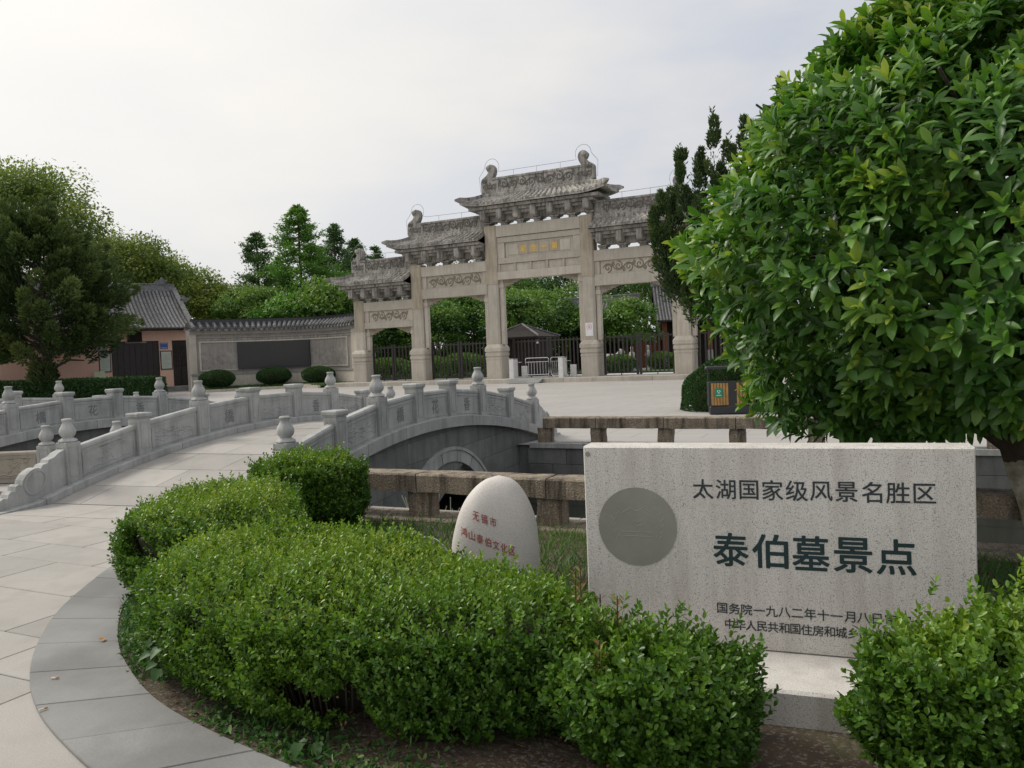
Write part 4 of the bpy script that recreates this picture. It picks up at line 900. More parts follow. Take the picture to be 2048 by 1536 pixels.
def robe(name, lab, loc, h, rz):
    t = thing(name, lab, 'statue', loc, rz); p = [(.24, 0), (.25, .05), (.2, .3), (.19, .7), (.23, .95), (.25, 1.15), (.2, 1.28), (.09, 1.33), (.085, 1.38), (.115, 1.46), (.11, 1.56), (.13, 1.58), (.1, 1.68), (0, 1.72)]
    m_ = MB().lathe([(r*h/1.72, z*h/1.72) for r, z in p], 14, sy=.75); m_.smooth = True; m_.box(-.1*h/1.72, .1*h/1.72, -.3*h/1.72, -.12*h/1.72, .95*h/1.72, 1.05*h/1.72, .02); ob('figure', m_, M['statue'], t); ob('base', MB().box(-.3, .3, -.3, .3, -.1, 0, .02), M['statue'], t)
robe('stone_statue', 'pale standing robed stone figure nearest the gate post', (-15.0, 47.9, .2), 1.45, -.4); robe('stone_statue', 'smaller robed stone figure further back beside the clipped bush', (-14.75, 50.6, .2), 1.5, -.4)
hs_ = thing('stone_animal', 'pale stone animal statue standing behind the right picket gate', 'statue', (-16.2, 47.6, .12), .9)
m_ = MB().tube([(-.45, 0, .8), (-.3, 0, .86), (.1, 0, .84), (.42, 0, .88), (.58, 0, 1.1), (.66, 0, 1.28), (.82, 0, 1.22), (.92, 0, 1.12)], [.16, .27, .26, .25, .17, .15, .12, .07], 10)
for x in (-.34, .36):
    for y in (-.14, .14): m_.tube([(x, y, .8), (x+.02, y, .45), (x-.02, y, .2), (x, y, 0)], [.13, .1, .08, .1], 8)
m_.smooth = True; ob('body', m_, M['statue'], hs_)

# ------------------------------------------------------------------ foliage tools
T_SMALL = (np.array([(0, 0, 0), (.55, .5, .12), (1, 0, .02), (.55, -.5, .12)]), np.array([(0, 1, 2), (0, 2, 3)]))
T_ROUND = (np.array([(0, 0, 0), (.45, .46, .1), (.85, .36, .06), (1, 0, 0), (.85, -.36, .06), (.45, -.46, .1)]), np.array([(0, 1, 2), (0, 2, 3), (0, 3, 4), (0, 4, 5)]))
T_LONG = (np.array([(0, 0, 0), (.25, .33, .06), (.55, .50, .05), (.82, .34, -.03), (1, 0, -.16), (.82, -.34, -.03), (.55, -.50, .05), (.25, -.33, .06), (.45, 0, -.01), (.8, 0, -.085)]),
          np.array([(0, 8, 1), (1, 8, 2), (2, 8, 9), (2, 9, 3), (3, 9, 4), (0, 7, 8), (7, 6, 8), (6, 9, 8), (6, 5, 9), (5, 4, 9)]))
T_BLADE = (np.array([(0, .5, 0), (0, -.5, 0), (.6, .32, .03), (.6, -.32, .03), (1, 0, -.12)]), np.array([(0, 1, 3), (0, 3, 2), (2, 3, 4)]))
def unit(v): return v/np.maximum(np.linalg.norm(v, axis=-1, keepdims=True), 1e-9)
def leaves(name, pos, axis, nrm, ln, wd, tint, T):
    tv, tf = T; N = len(pos); a = unit(axis); n = unit(nrm-(nrm*a).sum(1, keepdims=True)*a); b = np.cross(n, a)
    ln = np.broadcast_to(np.asarray(ln, float), N); wd = np.broadcast_to(np.asarray(wd, float), N)
    V = pos[:, None]+a[:, None]*(tv[None, :, 0:1]*ln[:, None, None])+b[:, None]*(tv[None, :, 1:2]*wd[:, None, None])+n[:, None]*(tv[None, :, 2:3]*ln[:, None, None])
    F = tf[None]+(np.arange(N)*len(tv))[:, None, None]
    return fastmesh(name, V.reshape(-1, 3), F.reshape(-1, 3), {'tint': np.repeat(np.clip(tint, 0, 1), len(tv))})
def rvec(n, rng=RNG): return unit(rng.normal(size=(n, 3)))
def lump(p, s, k=1.): return (np.sin(p[:, 0]*k*2.3+s)+np.sin(p[:, 1]*k*2.9+s*1.7+p[:, 2]*k*1.1)+np.sin(p[:, 2]*k*3.1+s*.6+p[:, 0]*k*1.3))/3
def tree_trunk(h, r, rng, n=5, spread=.35, bend=.1):
    mb = MB(); pth = [(0, 0, -.1)]; x = y = 0
    for k in range(1, 6): x += rng.uniform(-bend, bend); y += rng.uniform(-bend, bend); pth.append((x, y, h*k/5))
    mb.tube(pth, [r*(1.25 if k == 0 else 1-.13*k) for k in range(6)], 8)
    for _ in range(n):
        k = rng.integers(2, 5); p = np.array(pth[k]); a = rng.uniform(0, 6.28); d = np.array([math.cos(a)*spread, math.sin(a)*spread, rng.uniform(.35, .8)])*h*.5
        mb.tube([p, p+d*.5+[0, 0, .05*h], p+d], [r*.5, r*.34, r*.15], 6)
    mb.smooth = True; return mb
def broad_crown(name, rx, ry, rz, zc, nclump, per, size, seed, tb=.5, ts=.25, low=.35):
    rng = np.random.default_rng(seed); d = rvec(nclump, rng); d[:, 2] = np.where(d[:, 2] < -low, -d[:, 2], d[:, 2])
    rr = rng.uniform(.5, .9, nclump)**.6; c = d*rr[:, None]*[rx, ry, rz]+[0, 0, zc]; cr = rng.uniform(.20, .40, nclump)*min(rx, rz)*1.0
    ci = np.repeat(np.arange(nclump), per); q = rvec(len(ci), rng); q[:, 2] = np.abs(q[:, 2])*.9-.25+.0*q[:, 2]; q = unit(q)
    p = c[ci]+q*cr[ci][:, None]*rng.uniform(.65, 1.05, len(ci))[:, None]*[1.15, 1.15, .8]
    ax = unit(q+rvec(len(ci), rng)*.9+[0, 0, -.25]); nr = unit(q*.7+rvec(len(ci), rng)*.6+[0, 0, .6])
    ctint = rng.normal(0, .16, nclump); t = tb+ctint[ci]+rng.normal(0, ts*.45, len(ci))+.30*q[:, 2]-.06  # clump tops tinted lighter, undersides darker: light and shade put into leaf colour
    return leaves(name, p, ax, nr, rng.uniform(.7, 1.3, len(ci))*size, rng.uniform(.7, 1.2, len(ci))*size*.62, t, T_SMALL)
def broad_tree(name, lab, loc, h, r, mat_, seed, cat='tree', group=None, zlow=.22, nclump=70, per=110, size=.26, tb=.5, rz=None, flat=1.0):
    t = thing(name, lab, cat, loc, 0, group); rng = np.random.default_rng(seed); rzz = (h*(1-zlow))/2*1.0; zc = h-rzz
    ob('trunk', tree_trunk(h*.72, max(.08, h*.022), rng), M['bark'], t)
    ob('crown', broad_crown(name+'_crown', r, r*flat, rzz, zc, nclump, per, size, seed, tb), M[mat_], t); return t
def conifer_tree(name, lab, loc, h, r, mat_, seed, group=None, per=48, tiers=26, size=.3, tb=.5, droop=.1, top=.0):
    t = thing(name, lab, 'tree', loc, 0, group); rng = np.random.default_rng(seed); ob('trunk', tree_trunk(h*.97, h*.014, rng, 0, bend=.04), M['bark'], t)
    P = []; A = []; bm = MB(); tint = []
    for k in range(tiers):
        u = k/(tiers-1); z = h*(.14+.84*u); rl = r*(1-u)**.72*(rng.uniform(.7, 1.2))+.15
        nb = max(4, int(9*(1-u*.5)))
        for j in range(nb):
            a = rng.uniform(0, 6.283); l = rl*rng.uniform(.7, 1.1); dz = l*rng.uniform(.05, .5)*(1 if rng.random() > .2 else -.3); e = np.array([math.cos(a)*l, math.sin(a)*l, dz]); o = np.array([0, 0, z])
            s_ = rng.uniform(.15, 1, per)**.7; pts = o+e*s_[:, None]+rng.normal(0, .13+.05*l, (per, 3))*[1, 1, .55]; pts[:, 2] -= droop*s_**2
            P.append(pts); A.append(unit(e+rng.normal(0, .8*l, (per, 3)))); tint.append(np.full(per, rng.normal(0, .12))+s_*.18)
            if k % 2 == 0: bm.tube([o, o+e*.9], [.035, .01], 3)
    P = np.concatenate(P); A = np.concatenate(A); n = len(P)
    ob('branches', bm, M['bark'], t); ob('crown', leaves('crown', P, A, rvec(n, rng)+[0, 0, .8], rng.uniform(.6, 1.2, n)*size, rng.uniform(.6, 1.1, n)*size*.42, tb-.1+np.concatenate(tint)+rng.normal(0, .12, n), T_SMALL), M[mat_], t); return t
def juniper_crown(plumes, per, size, seed, tb=.45):
    """plumes: list of (base, tip, radius)"""
    rng = np.random.default_rng(seed); P = []; A = []; T = []
    for b, e, r in plumes:
        b, e = np.array(b), np.array(e); ax = e-b; L_ = np.linalg.norm(ax); u = rng.random(per)**.85; w = r*(np.sin(np.pi*np.clip(u*.82+.18, 0, 1))**.8)*(.6+.5*rng.random(per)); dv = rvec(per, rng); dv -= (dv@(ax/L_))[:, None]*(ax/L_); dv = unit(dv)
        P.append(b+ax*u[:, None]+dv*w[:, None]); A.append(unit(ax/L_*1.0+dv*.55+rng.normal(0, .25, (per, 3)))); T.append(tb+rng.normal(0, .10)+rng.normal(0, .12, per)+.42*(u-.5))
    P, A, T = map(np.concatenate, (P, A, T)); n = len(P)
    return leaves('crown', P, A, rvec(n, rng), rng.uniform(.6, 1.3, n)*size, rng.uniform(.7, 1.2, n)*size*.33, T, T_SMALL)

# ------------------------------------------------------------------ trees behind
camf = (-math.sin(YAW), math.cos(YAW)); camr = (math.cos(YAW), math.sin(YAW))
def at(px, depth):              # ground position seen in picture column px at that distance
    X_ = (px-1024)/1597*depth; return (camr[0]*X_+camf[0]*depth, camr[1]*X_+camf[1]*depth, .0)
broad_tree('camphor_tree', 'large olive green camphor tree towering behind the dark juniper', at(45, 58), 16.2, 6.3, 'camphor', 1, group='camphor trees', nclump=105, per=340, size=.25, tb=.42)
broad_tree('camphor_tree', 'olive camphor tree just right of the juniper above the pink building', at(258, 66), 12.6, 4.3, 'camphor', 2, group='camphor trees', nclump=85, per=230, size=.25, tb=.55)
broad_tree('camphor_tree', 'yellowish camphor tree behind the right end of the tiled roof', at(348, 70), 10.9, 4.6, 'camphor', 3, group='camphor trees', nclump=85, per=220, size=.25, tb=.68)
broad_tree('camphor_tree', 'low yellow-green camphor tree behind the left part of the screen wall', at(430, 72), 8.6, 4.2, 'camphor', 4, group='camphor trees', nclump=75, per=210, size=.25, tb=.64)
broad_tree('camphor_tree', 'small camphor tree filling the gap before the conifers', at(478, 78), 8.2, 3.4, 'camphor', 5, group='camphor trees', nclump=55, per=190, size=.25, tb=.58)
conifer_tree('conifer_tree', 'dark pointed conifer left of the bright green tree', at(528, 74), 13.6, 4.6, 'conif', 6, group='conifers behind the screen wall', tb=.66, per=85, tiers=34)
conifer_tree('ginkgo_tree', 'tall bright green tree with several shoots above the screen wall', at(612, 70), 15.2, 5.0, 'bright', 7, per=120, size=.30, tiers=36, tb=.55)
conifer_tree('conifer_tree', 'dark slim conifer right behind the bright green tree', at(682, 80), 15.2, 4.6, 'conif', 8, group='conifers behind the screen wall', tb=.5, per=80, tiers=34)
conifer_tree('conifer_tree', 'shorter dark conifer left of the outer gate roof finial', at(722, 84), 14.2, 4.2, 'conif', 9, group='conifers behind the screen wall', tb=.5, per=80, tiers=34)
conifer_tree('conifer_tree', 'short conifer between the left conifer and the bright green tree', at(568, 78), 11.4, 4.0, 'conif', 16, group='conifers behind the screen wall', tb=.6, per=70)
conifer_tree('conifer_tree', 'short conifer just right of the bright green tree', at(650, 79), 12.6, 4.2, 'conif', 17, group='conifers behind the screen wall', tb=.58, per=70)
conifer_tree('conifer_tree', 'thin conifer right of the outer gate roof finial', at(762, 82), 13.0, 2.6, 'conif', 10, group='conifers behind the screen wall', tb=.55, per=70)
broad_tree('garden_tree', 'leafy tree at the foot of the bright green tree behind the wall', at(575, 66), 7.2, 3.0, 'bright', 12, group='trees beyond the wall', nclump=50, per=110, size=.3, tb=.5)
broad_tree('garden_tree', 'dark leafy tree filling the foot of the left conifer', at(520, 68), 8.0, 3.2, 'mid', 14, group='trees beyond the wall', nclump=50, per=200, size=.22, tb=.7)
broad_tree('garden_tree', 'leafy tree below the thin conifer beside the outer gate roof', at(715, 72), 9.6, 3.6, 'mid', 15, group='trees beyond the wall', nclump=50, per=200, size=.22, tb=.6)
broad_tree('garden_tree', 'leafy tree between the conifers and the gate', at(665, 66), 8.4, 3.0, 'mid', 13, group='trees beyond the wall', nclump=50, per=110, size=.3, tb=.7)
bgt = [(770, 58, 5.2, 2.4, .35), (800, 66, 7.0, 2.8, .5), (868, 57, 5.6, 2.4, .62), (915, 68, 9.0, 3.2, .5), (955, 60, 6.6, 2.6, .45), (1000, 72, 10.4, 3.4, .5), (1045, 57, 6.0, 2.7, .62), (1095, 62, 6.4, 3.0, .55), (1140, 74, 9.6, 3.6, .4), (1168, 60, 4.6, 2.2, .5), (1235, 70, 10.2, 3.8, .5), (1250, 55, 4.9, 2.5, .62), (1295, 74, 10.6, 3.6, .5), (1345, 80, 11, 4, .45), (1420, 78, 12, 4.5, .45), (880, 82, 8.6, 4.2, .35), (1060, 86, 10, 4.6, .35)]
names = ['first low shrubby tree seen through the leftmost bay', 'taller tree behind the leftmost bay', 'round pale tree in the left part of the second bay', 'tall tree rising behind the second bay', 'dark tree just left of the third pillar', 'tall tree behind the left end of the middle roof', 'round tree above the kiosk roof', 'broad tree left of the pavilion roof', 'tall dark tree behind the pavilion', 'low tree right of the pavilion roof by the noticed pillar', 'tall tree behind the bay right of the noticed pillar', 'round clipped-looking tree just behind the right picket gate', 'tall tree left of the brick hall', 'tall tree behind the brick hall roof', 'tall tree far right behind the juniper', 'far dark tree behind the second bay', 'far dark tree behind the middle bay']
for k, (px, dep, h, r, tb) in enumerate(bgt): broad_tree('garden_tree', names[k], at(px, dep), h, r, 'mid', 40+k, group='trees behind the gate', nclump=50, per=150, size=.25, tb=tb, zlow=.08)
rng = np.random.default_rng(61); n = 40000; X_ = rng.uniform(-62, -4, n); w_ = rvec(n, rng); w_[:, 2] = np.abs(w_[:, 2]); P = np.c_[X_+w_[:, 0]*.6, 62+w_[:, 1]*1.6, w_[:, 2]*(2.6+.7*np.sin(X_*.7)+.5*np.sin(X_*1.9))]
sh_ = tag(ob('shrubbery', leaves('shrubbery', P, unit(w_+rvec(n, rng)*.8), w_+rvec(n, rng)*.5, .42, .27, .42+rng.normal(0, .2, n)+.2*w_[:, 2], T_SMALL), M['mid']), 'dense dark green shrubbery closing the view behind the gate', 'shrubs', kind='stuff')
# shrubs behind the fence
for k, (px, dep, w, h, lab) in enumerate([(1240, 49, 1.0, .95, 'clipped bush beside the stone animal'), (1326, 52, 1.0, 1.0, 'clipped bush beside the smaller stone figure'), (860, 50, 1.6, 1.3, 'dark shrub behind the second bay pickets'), (930, 51, 1.6, 1.4, 'dark shrub behind the pickets left of the third pillar'), (780, 52, 1.5, 1.3, 'dark shrub behind the leftmost bay pickets')]):
    s_ = thing('clipped_bush', lab, 'bush', at(px, dep), group='bushes behind the pickets'); s_.location.z = .1; rng = np.random.default_rng(k); n = 3500; q = rvec(n, rng); p = q*[w, w, h*.52]*(1+.06*lump(q*3, k)[:, None])+[0, 0, h*.55]
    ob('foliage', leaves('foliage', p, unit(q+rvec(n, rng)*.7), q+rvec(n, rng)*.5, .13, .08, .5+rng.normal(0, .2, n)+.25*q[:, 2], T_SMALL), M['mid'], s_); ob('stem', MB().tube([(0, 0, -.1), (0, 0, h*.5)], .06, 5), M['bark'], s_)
# topiary in front of the screen wall
for k, (t, w, h, lab) in enumerate([(.925, 1.0, 1.02, 'leftmost of three clipped domes before the screen wall'), (.625, 1.02, 1.05, 'middle one of three clipped domes before the screen wall'), (.225, .98, 1.0, 'clipped dome before the screen wall nearest the gate')]):
    s_ = thing('topiary_dome', lab, 'bush', WP(t, 1.35, -.02), group='clipped domes'); rng = np.random.default_rng(k+90); n = 9000; q = rvec(n, rng); p = q*[w, w*.95, h*.46]*(1+.05*lump(q*2.5, k)[:, None])+[0, 0, h*.58]
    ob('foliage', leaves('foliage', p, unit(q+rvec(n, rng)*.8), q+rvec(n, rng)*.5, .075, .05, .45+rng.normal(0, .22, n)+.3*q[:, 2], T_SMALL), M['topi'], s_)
    core_ = MB().lathe([(.1, 0), (.1, h*.2), (w*.8, h*.4), (w*.9, h*.6), (w*.6, h*.9), (0, h*.98)], 14); ob('stem', core_, M['twig'], s_)
# tufts on the grass strip
n = 9000; tt, dd_ = RNG.random(n), RNG.uniform(.15, 2.4, n); P = np.array([WP(a, b, -.04) for a, b in zip(tt, dd_)])
tag(ob('strip_grass', leaves('strip_grass', P, rvec(n)*.5+[0, 0, 1], rvec(n), RNG.uniform(.08, .2, n), .03, .4+RNG.normal(0, .2, n), T_BLADE), M['grass']), 'rough green grass in front of the screen wall', 'grass', kind='stuff')
# long hedge on the left of the plaza
hg = thing('clipped_hedge', 'long low clipped hedge before the pink building', 'hedge', (-40.0, 28.0, 0), math.atan2(.06, 1)); n = 26000; rng = np.random.default_rng(5)
L0, L1, hw, hh = -8, 6.1, .7, .98
f = rng.random(n); P = np.where(f[:, None] < .45, np.c_[rng.uniform(L0, L1, n), rng.uniform(-hw, hw, n), np.full(n, hh)], np.where(f[:, None] < .92, np.c_[rng.uniform(L0, L1, n), np.full(n, -hw), rng.uniform(.02, hh, n)], np.c_[np.full(n, L1), rng.uniform(-hw, hw, n), rng.uniform(.02, hh, n)]))
Nn = np.where(f[:, None] < .45, [0, 0, 1.], np.where(f[:, None] < .92, [0, -1., 0], [1., 0, 0])); P = P+Nn*(.05*lump(P, 3, 1.5)+rng.normal(0, .03, n))[:, None]
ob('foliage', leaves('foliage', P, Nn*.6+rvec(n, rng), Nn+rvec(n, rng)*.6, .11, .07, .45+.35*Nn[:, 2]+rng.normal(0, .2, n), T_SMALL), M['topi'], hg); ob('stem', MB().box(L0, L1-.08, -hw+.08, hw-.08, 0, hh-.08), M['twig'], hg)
# dark juniper on the left
jn = thing('juniper_tree', 'dark spreading juniper tree in front of the pink building', 'tree', (-41.2, 27.6, 0)); rng = np.random.default_rng(21); pl = []; bm = tree_trunk(6.5, .26, rng, 0, bend=.12)
for k in range(190):
    u = (k+.5)/190; z = 2.3+6.6*u; a = rng.uniform(0, 6.283); l = 5.6*math.sqrt(max(.02, 1-u**1.9))*(.62+.38*math.sin(min(1, u*2.2+.2)*1.57))*rng.uniform(.5, 1.0); b = np.array([math.cos(a)*l*.55, math.sin(a)*l*.55, z-.25]); e = np.array([math.cos(a)*(l+.3), math.sin(a)*(l+.3), z+.25+rng.uniform(.2, 1.2)*(.5+u)]); pl.append((b, e, rng.uniform(.32, .60)))
    if k % 3 == 0: bm.tube([(0, 0, z-.8 if z > 1.6 else z), b*.6+[0, 0, z*.38], b], [.09, .06, .03], 4)
for k in range(4): a = rng.uniform(0, 6.283); l = rng.uniform(.4, .9); pl.append(((math.cos(a)*l*.4, math.sin(a)*l*.4, .5), (math.cos(a)*l, math.sin(a)*l, 1.9), .4))
ob('trunk', bm, M['bark'], jn); ob('crown', juniper_crown(pl, 340, .29, 22, .47), M['juni'], jn)
# upright juniper right of the gate
jp = thing('juniper_tree', 'dark green juniper with upright spires between gate and broadleaf tree', 'tree', at(1455, 28)); rng = np.random.default_rng(31); pl = []; bm = tree_trunk(8, .16, rng, 0, bend=.08); cr_, cf_ = np.array([*camr, 0]), np.array([*camf, 0])
cols = [(-2.2, 0, 3.5, 6.2, .40), (-1.85, .3, 2.9, 6.9, .46), (-1.28, 0, 2.5, 8.5, .46), (-1.5, .8, 3, 7.2, .5), (-.78, .2, 2.4, 8.1, .5), (-.28, -.2, 2.4, 9.6, .5), (-.5, .9, 2.6, 8.4, .5), (.3, .1, 2.3, 8.9, .55), (.3, -.8, 2.6, 7.6, .5), (-.9, -.7, 2.5, 6.6, .5), (.9, .2, 2.6, 9.4, .55), (1.45, 0, 3, 9.0, .55), (2.0, .2, 3, 10.8, .55), (1.5, 1, 3, 8.6, .6), (.6, 1.1, 3, 8.8, .6), (-1.0, -.3, 2.1, 5, .7), (-.2, -.4, 2.0, 5, .75), (-1.7, .2, 2.8, 5.2, .55), (.5, 0, 2.0, 5, .75)]
for dx, dy, z0, z1, r in cols:
    o = cr_*dx+cf_*dy; lean = cr_*dx*.10+cf_*dy*.1; b = o*.85+[0, 0, z0]; e = o+lean+[0, 0, z1]; pl.append((b, e, r*.8)); pl.append((b+[0, 0, .3], e*.5+b*.5, r*1.25)); bm.tube([(0, 0, z0), b*.9+[0, 0, z0*.1+.5], e*.8+b*.2], [.05, .03, .012], 4)
    for _ in range(18):
        u = rng.uniform(0, .92); a = rng.uniform(0, 6.283); p = b+(e-b)*u; d = np.array([math.cos(a), math.sin(a), 0]); rr_ = r*(1-u*.55); pl.append((p+d*rr_*.35*(1-u*.7), p+d*(rr_+.18)*(1-u*.75)+[0, 0, rng.uniform(.5, .95)*(1-.35*u)], rng.uniform(.13, .21)*(1-.35*u)))
ob('trunk', bm, M['bark'], jp); ob('crown', juniper_crown(pl, 230, .16, 32, .40), M['juni'], jp)

# ------------------------------------------------------------------ clipped box hedges
def hedge_mesh(poly, h, n_sprig, seed, leaf=.027, wild=1.0, core_in=.05, tint=.5, rough=.026, shoots=.16):
    rng = np.random.default_rng(seed); p = polyline(poly+[poly[0]], 160)[:-1]; c = p.mean(0)
    dx = np.roll(p, -1, 0)-p; ds = np.hypot(*dx.T); area = abs(np.sum(p[:, 0]*np.roll(p[:, 1], -1)-np.roll(p[:, 0], -1)*p[:, 1]))/2
    if np.sum(p[:, 0]*np.roll(p[:, 1], -1)-np.roll(p[:, 0], -1)*p[:, 1]) < 0: p = p[::-1]; dx = np.roll(p, -1, 0)-p; ds = np.hypot(*dx.T)
    tg = dx/ds[:, None]; out = np.c_[tg[:, 1], -tg[:, 0]]; per = ds.sum(); rr = .19
    sa = per*(h*.95+.25); nt_ = int(n_sprig*area/(sa+area)); nsd = n_sprig-nt_
    # top
    lo, hi = p.min(0), p.max(0); Q = []; pl_ = [tuple(q) for q in p[::2]]
    while len(Q) < nt_:
        q = rng.uniform(lo, hi, (400, 2)); Q += [x for x in q if inside(x, pl_)]
    Q = np.array(Q[:nt_]); dist = np.min(np.hypot(Q[:, None, 0]-p[None, ::2, 0], Q[:, None, 1]-p[None, ::2, 1]), 1); nei = p[np.argmin(np.hypot(Q[:, None, 0]-p[None, ::2, 0], Q[:, None, 1]-p[None, ::2, 1]), 1)*2]
    e = np.clip(1-dist/rr, 0, 1); zt = h-rr*.75*e**2.2; P1 = np.c_[Q, zt]; o = unit(nei-Q); N1 = unit(np.c_[o*e[:, None], 1.0-.5*e])
    # sides: bulging a little at mid-height, tucked in at the foot
    i = rng.choice(len(p), nsd, p=ds/per); fr = rng.random(nsd); b = p[i]+dx[i]*fr[:, None]; u = rng.random(nsd)**.78; z = .03+(h-.10)*u
    push = .03*np.sin(np.pi*np.clip(u, 0, 1))-.10*np.clip(.3-u, 0, 1)*2; P2 = np.c_[b+out[i]*push[:, None], z]; N2 = unit(np.c_[out[i], .25+.3*u])
    P = np.r_[P1, P2]; N = np.r_[N1, N2]; w = (lump(P, seed, 2.2)*.035+lump(P, seed+5, 5.5)*.022)*wild; P = P+N*(w+rng.normal(0, rough*wild**.5, len(P)))[:, None]; tuft = np.clip(lump(P, seed+11, 7.5)-.25, 0, 1)
    P = P+np.c_[np.zeros((len(P), 2)), np.where(rng.random(len(P)) < shoots, rng.uniform(0, .08, len(P)), 0)*(N[:, 2] > .3)*wild**.7+tuft*.06*wild]
    hol = (lump(P, seed+20, 3.6)+.5*lump(P, seed+31, 9.) < -.55) | (rng.random(len(P)) < .12*np.clip(1-P[:, 2]/(h*.75), 0, 1)); keep = ~((N[:, 2] <= .62) & hol & (wild < 1.2)); P, N = P[keep], N[keep]
    S = unit(N*.8+np.array([0, 0, .55])+rvec(len(P), rng)*.55)        # sprig directions
    k = 8; M_ = len(P); sl_ = rng.uniform(.05, .085, M_); j = np.tile(np.arange(k), M_); ii = np.repeat(np.arange(M_), k)
    u = (j//2)/4; base = P[ii]+S[ii]*((u-.6)*sl_[ii])[:, None]
    s1 = unit(np.cross(S, rvec(M_, rng))); s2 = np.cross(S, s1); ang = (j % 2)*np.pi+(j//2)*np.pi/2+rng.normal(0, .3, M_*k); side = s1[ii]*np.cos(ang)[:, None]+s2[ii]*np.sin(ang)[:, None]
    last = (j == k-1); ax = unit(np.where(last[:, None], S[ii]+side*.15, S[ii]*.75+side)); nr = unit(S[ii]-side*.5+rvec(M_*k, rng)*.25)
    depth = np.clip(.5+(P[:, 2]/h)*.6, 0, 1)
    tv = tint-.16+.16*lump(P, seed+9, 1.6)+rng.normal(0, .09, M_); tv = tv+.14*(N[:, 2] > .6)-.16*(N[:, 2] <= .6)*np.clip(1.2-P[:, 2]/h, 0, 1)  # tops tinted lighter, lower sides darker: shading put into the leaf tint
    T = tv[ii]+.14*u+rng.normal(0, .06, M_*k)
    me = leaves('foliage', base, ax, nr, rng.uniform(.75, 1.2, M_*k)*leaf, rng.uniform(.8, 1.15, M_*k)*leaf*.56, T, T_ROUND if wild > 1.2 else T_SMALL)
    # twiggy core
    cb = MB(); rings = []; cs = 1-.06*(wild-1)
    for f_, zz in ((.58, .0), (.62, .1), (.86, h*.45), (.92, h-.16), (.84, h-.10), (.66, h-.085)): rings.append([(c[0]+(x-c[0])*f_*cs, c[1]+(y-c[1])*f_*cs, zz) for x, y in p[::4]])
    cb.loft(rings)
    tw = MB()
    for _ in range(300):
        q = p[rng.integers(len(p))]; a = c+(q-c)*rng.uniform(.5, .78); e_ = c+(q-c)*rng.uniform(.90, 1.0); tw.tube([(a[0], a[1], 0), ((a[0]+e_[0])/2, (a[1]+e_[1])/2, h*.3), (e_[0], e_[1], h*rng.uniform(.4, .9))], [.006, .005, .003], 3)
    return me, cb, tw
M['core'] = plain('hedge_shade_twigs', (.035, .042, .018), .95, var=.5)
H1 = [(-3.70, 3.25), (-3.46, 2.78), (-3.05, 2.52), (-2.5, 2.42), (-2.0, 2.42), (-1.45, 2.54), (-1.14, 2.78), (-1.22, 3.12), (-1.55, 3.36), (-2.1, 3.55), (-2.9, 3.82), (-3.5, 3.68)]
H2 = [(-4.98, 4.5), (-4.88, 3.95), (-4.62, 3.55), (-4.30, 3.38), (-3.9, 3.5), (-3.62, 3.85), (-3.75, 4.2), (-4.2, 4.6), (-4.35, 5.0), (-4.75, 5.1)]
H3 = [(-5.25, 5.75), (-5.2, 5.35), (-4.85, 5.18), (-4.5, 5.3), (-4.28, 5.55), (-4.35, 5.85), (-4.75, 5.96), (-5.1, 5.95)]
HA = [(-1.22, 2.94), (-1.20, 2.72), (-1.0, 2.56), (-.78, 2.56), (-.60, 2.66), (-.54, 2.82), (-.66, 2.96), (-.98, 3.03)]
HB = [(-.13, 3.04), (-.09, 2.86), (.15, 2.70), (.5, 2.72), (.85, 3.02), (.8, 3.25), (.45, 3.34), (.08, 3.22)]
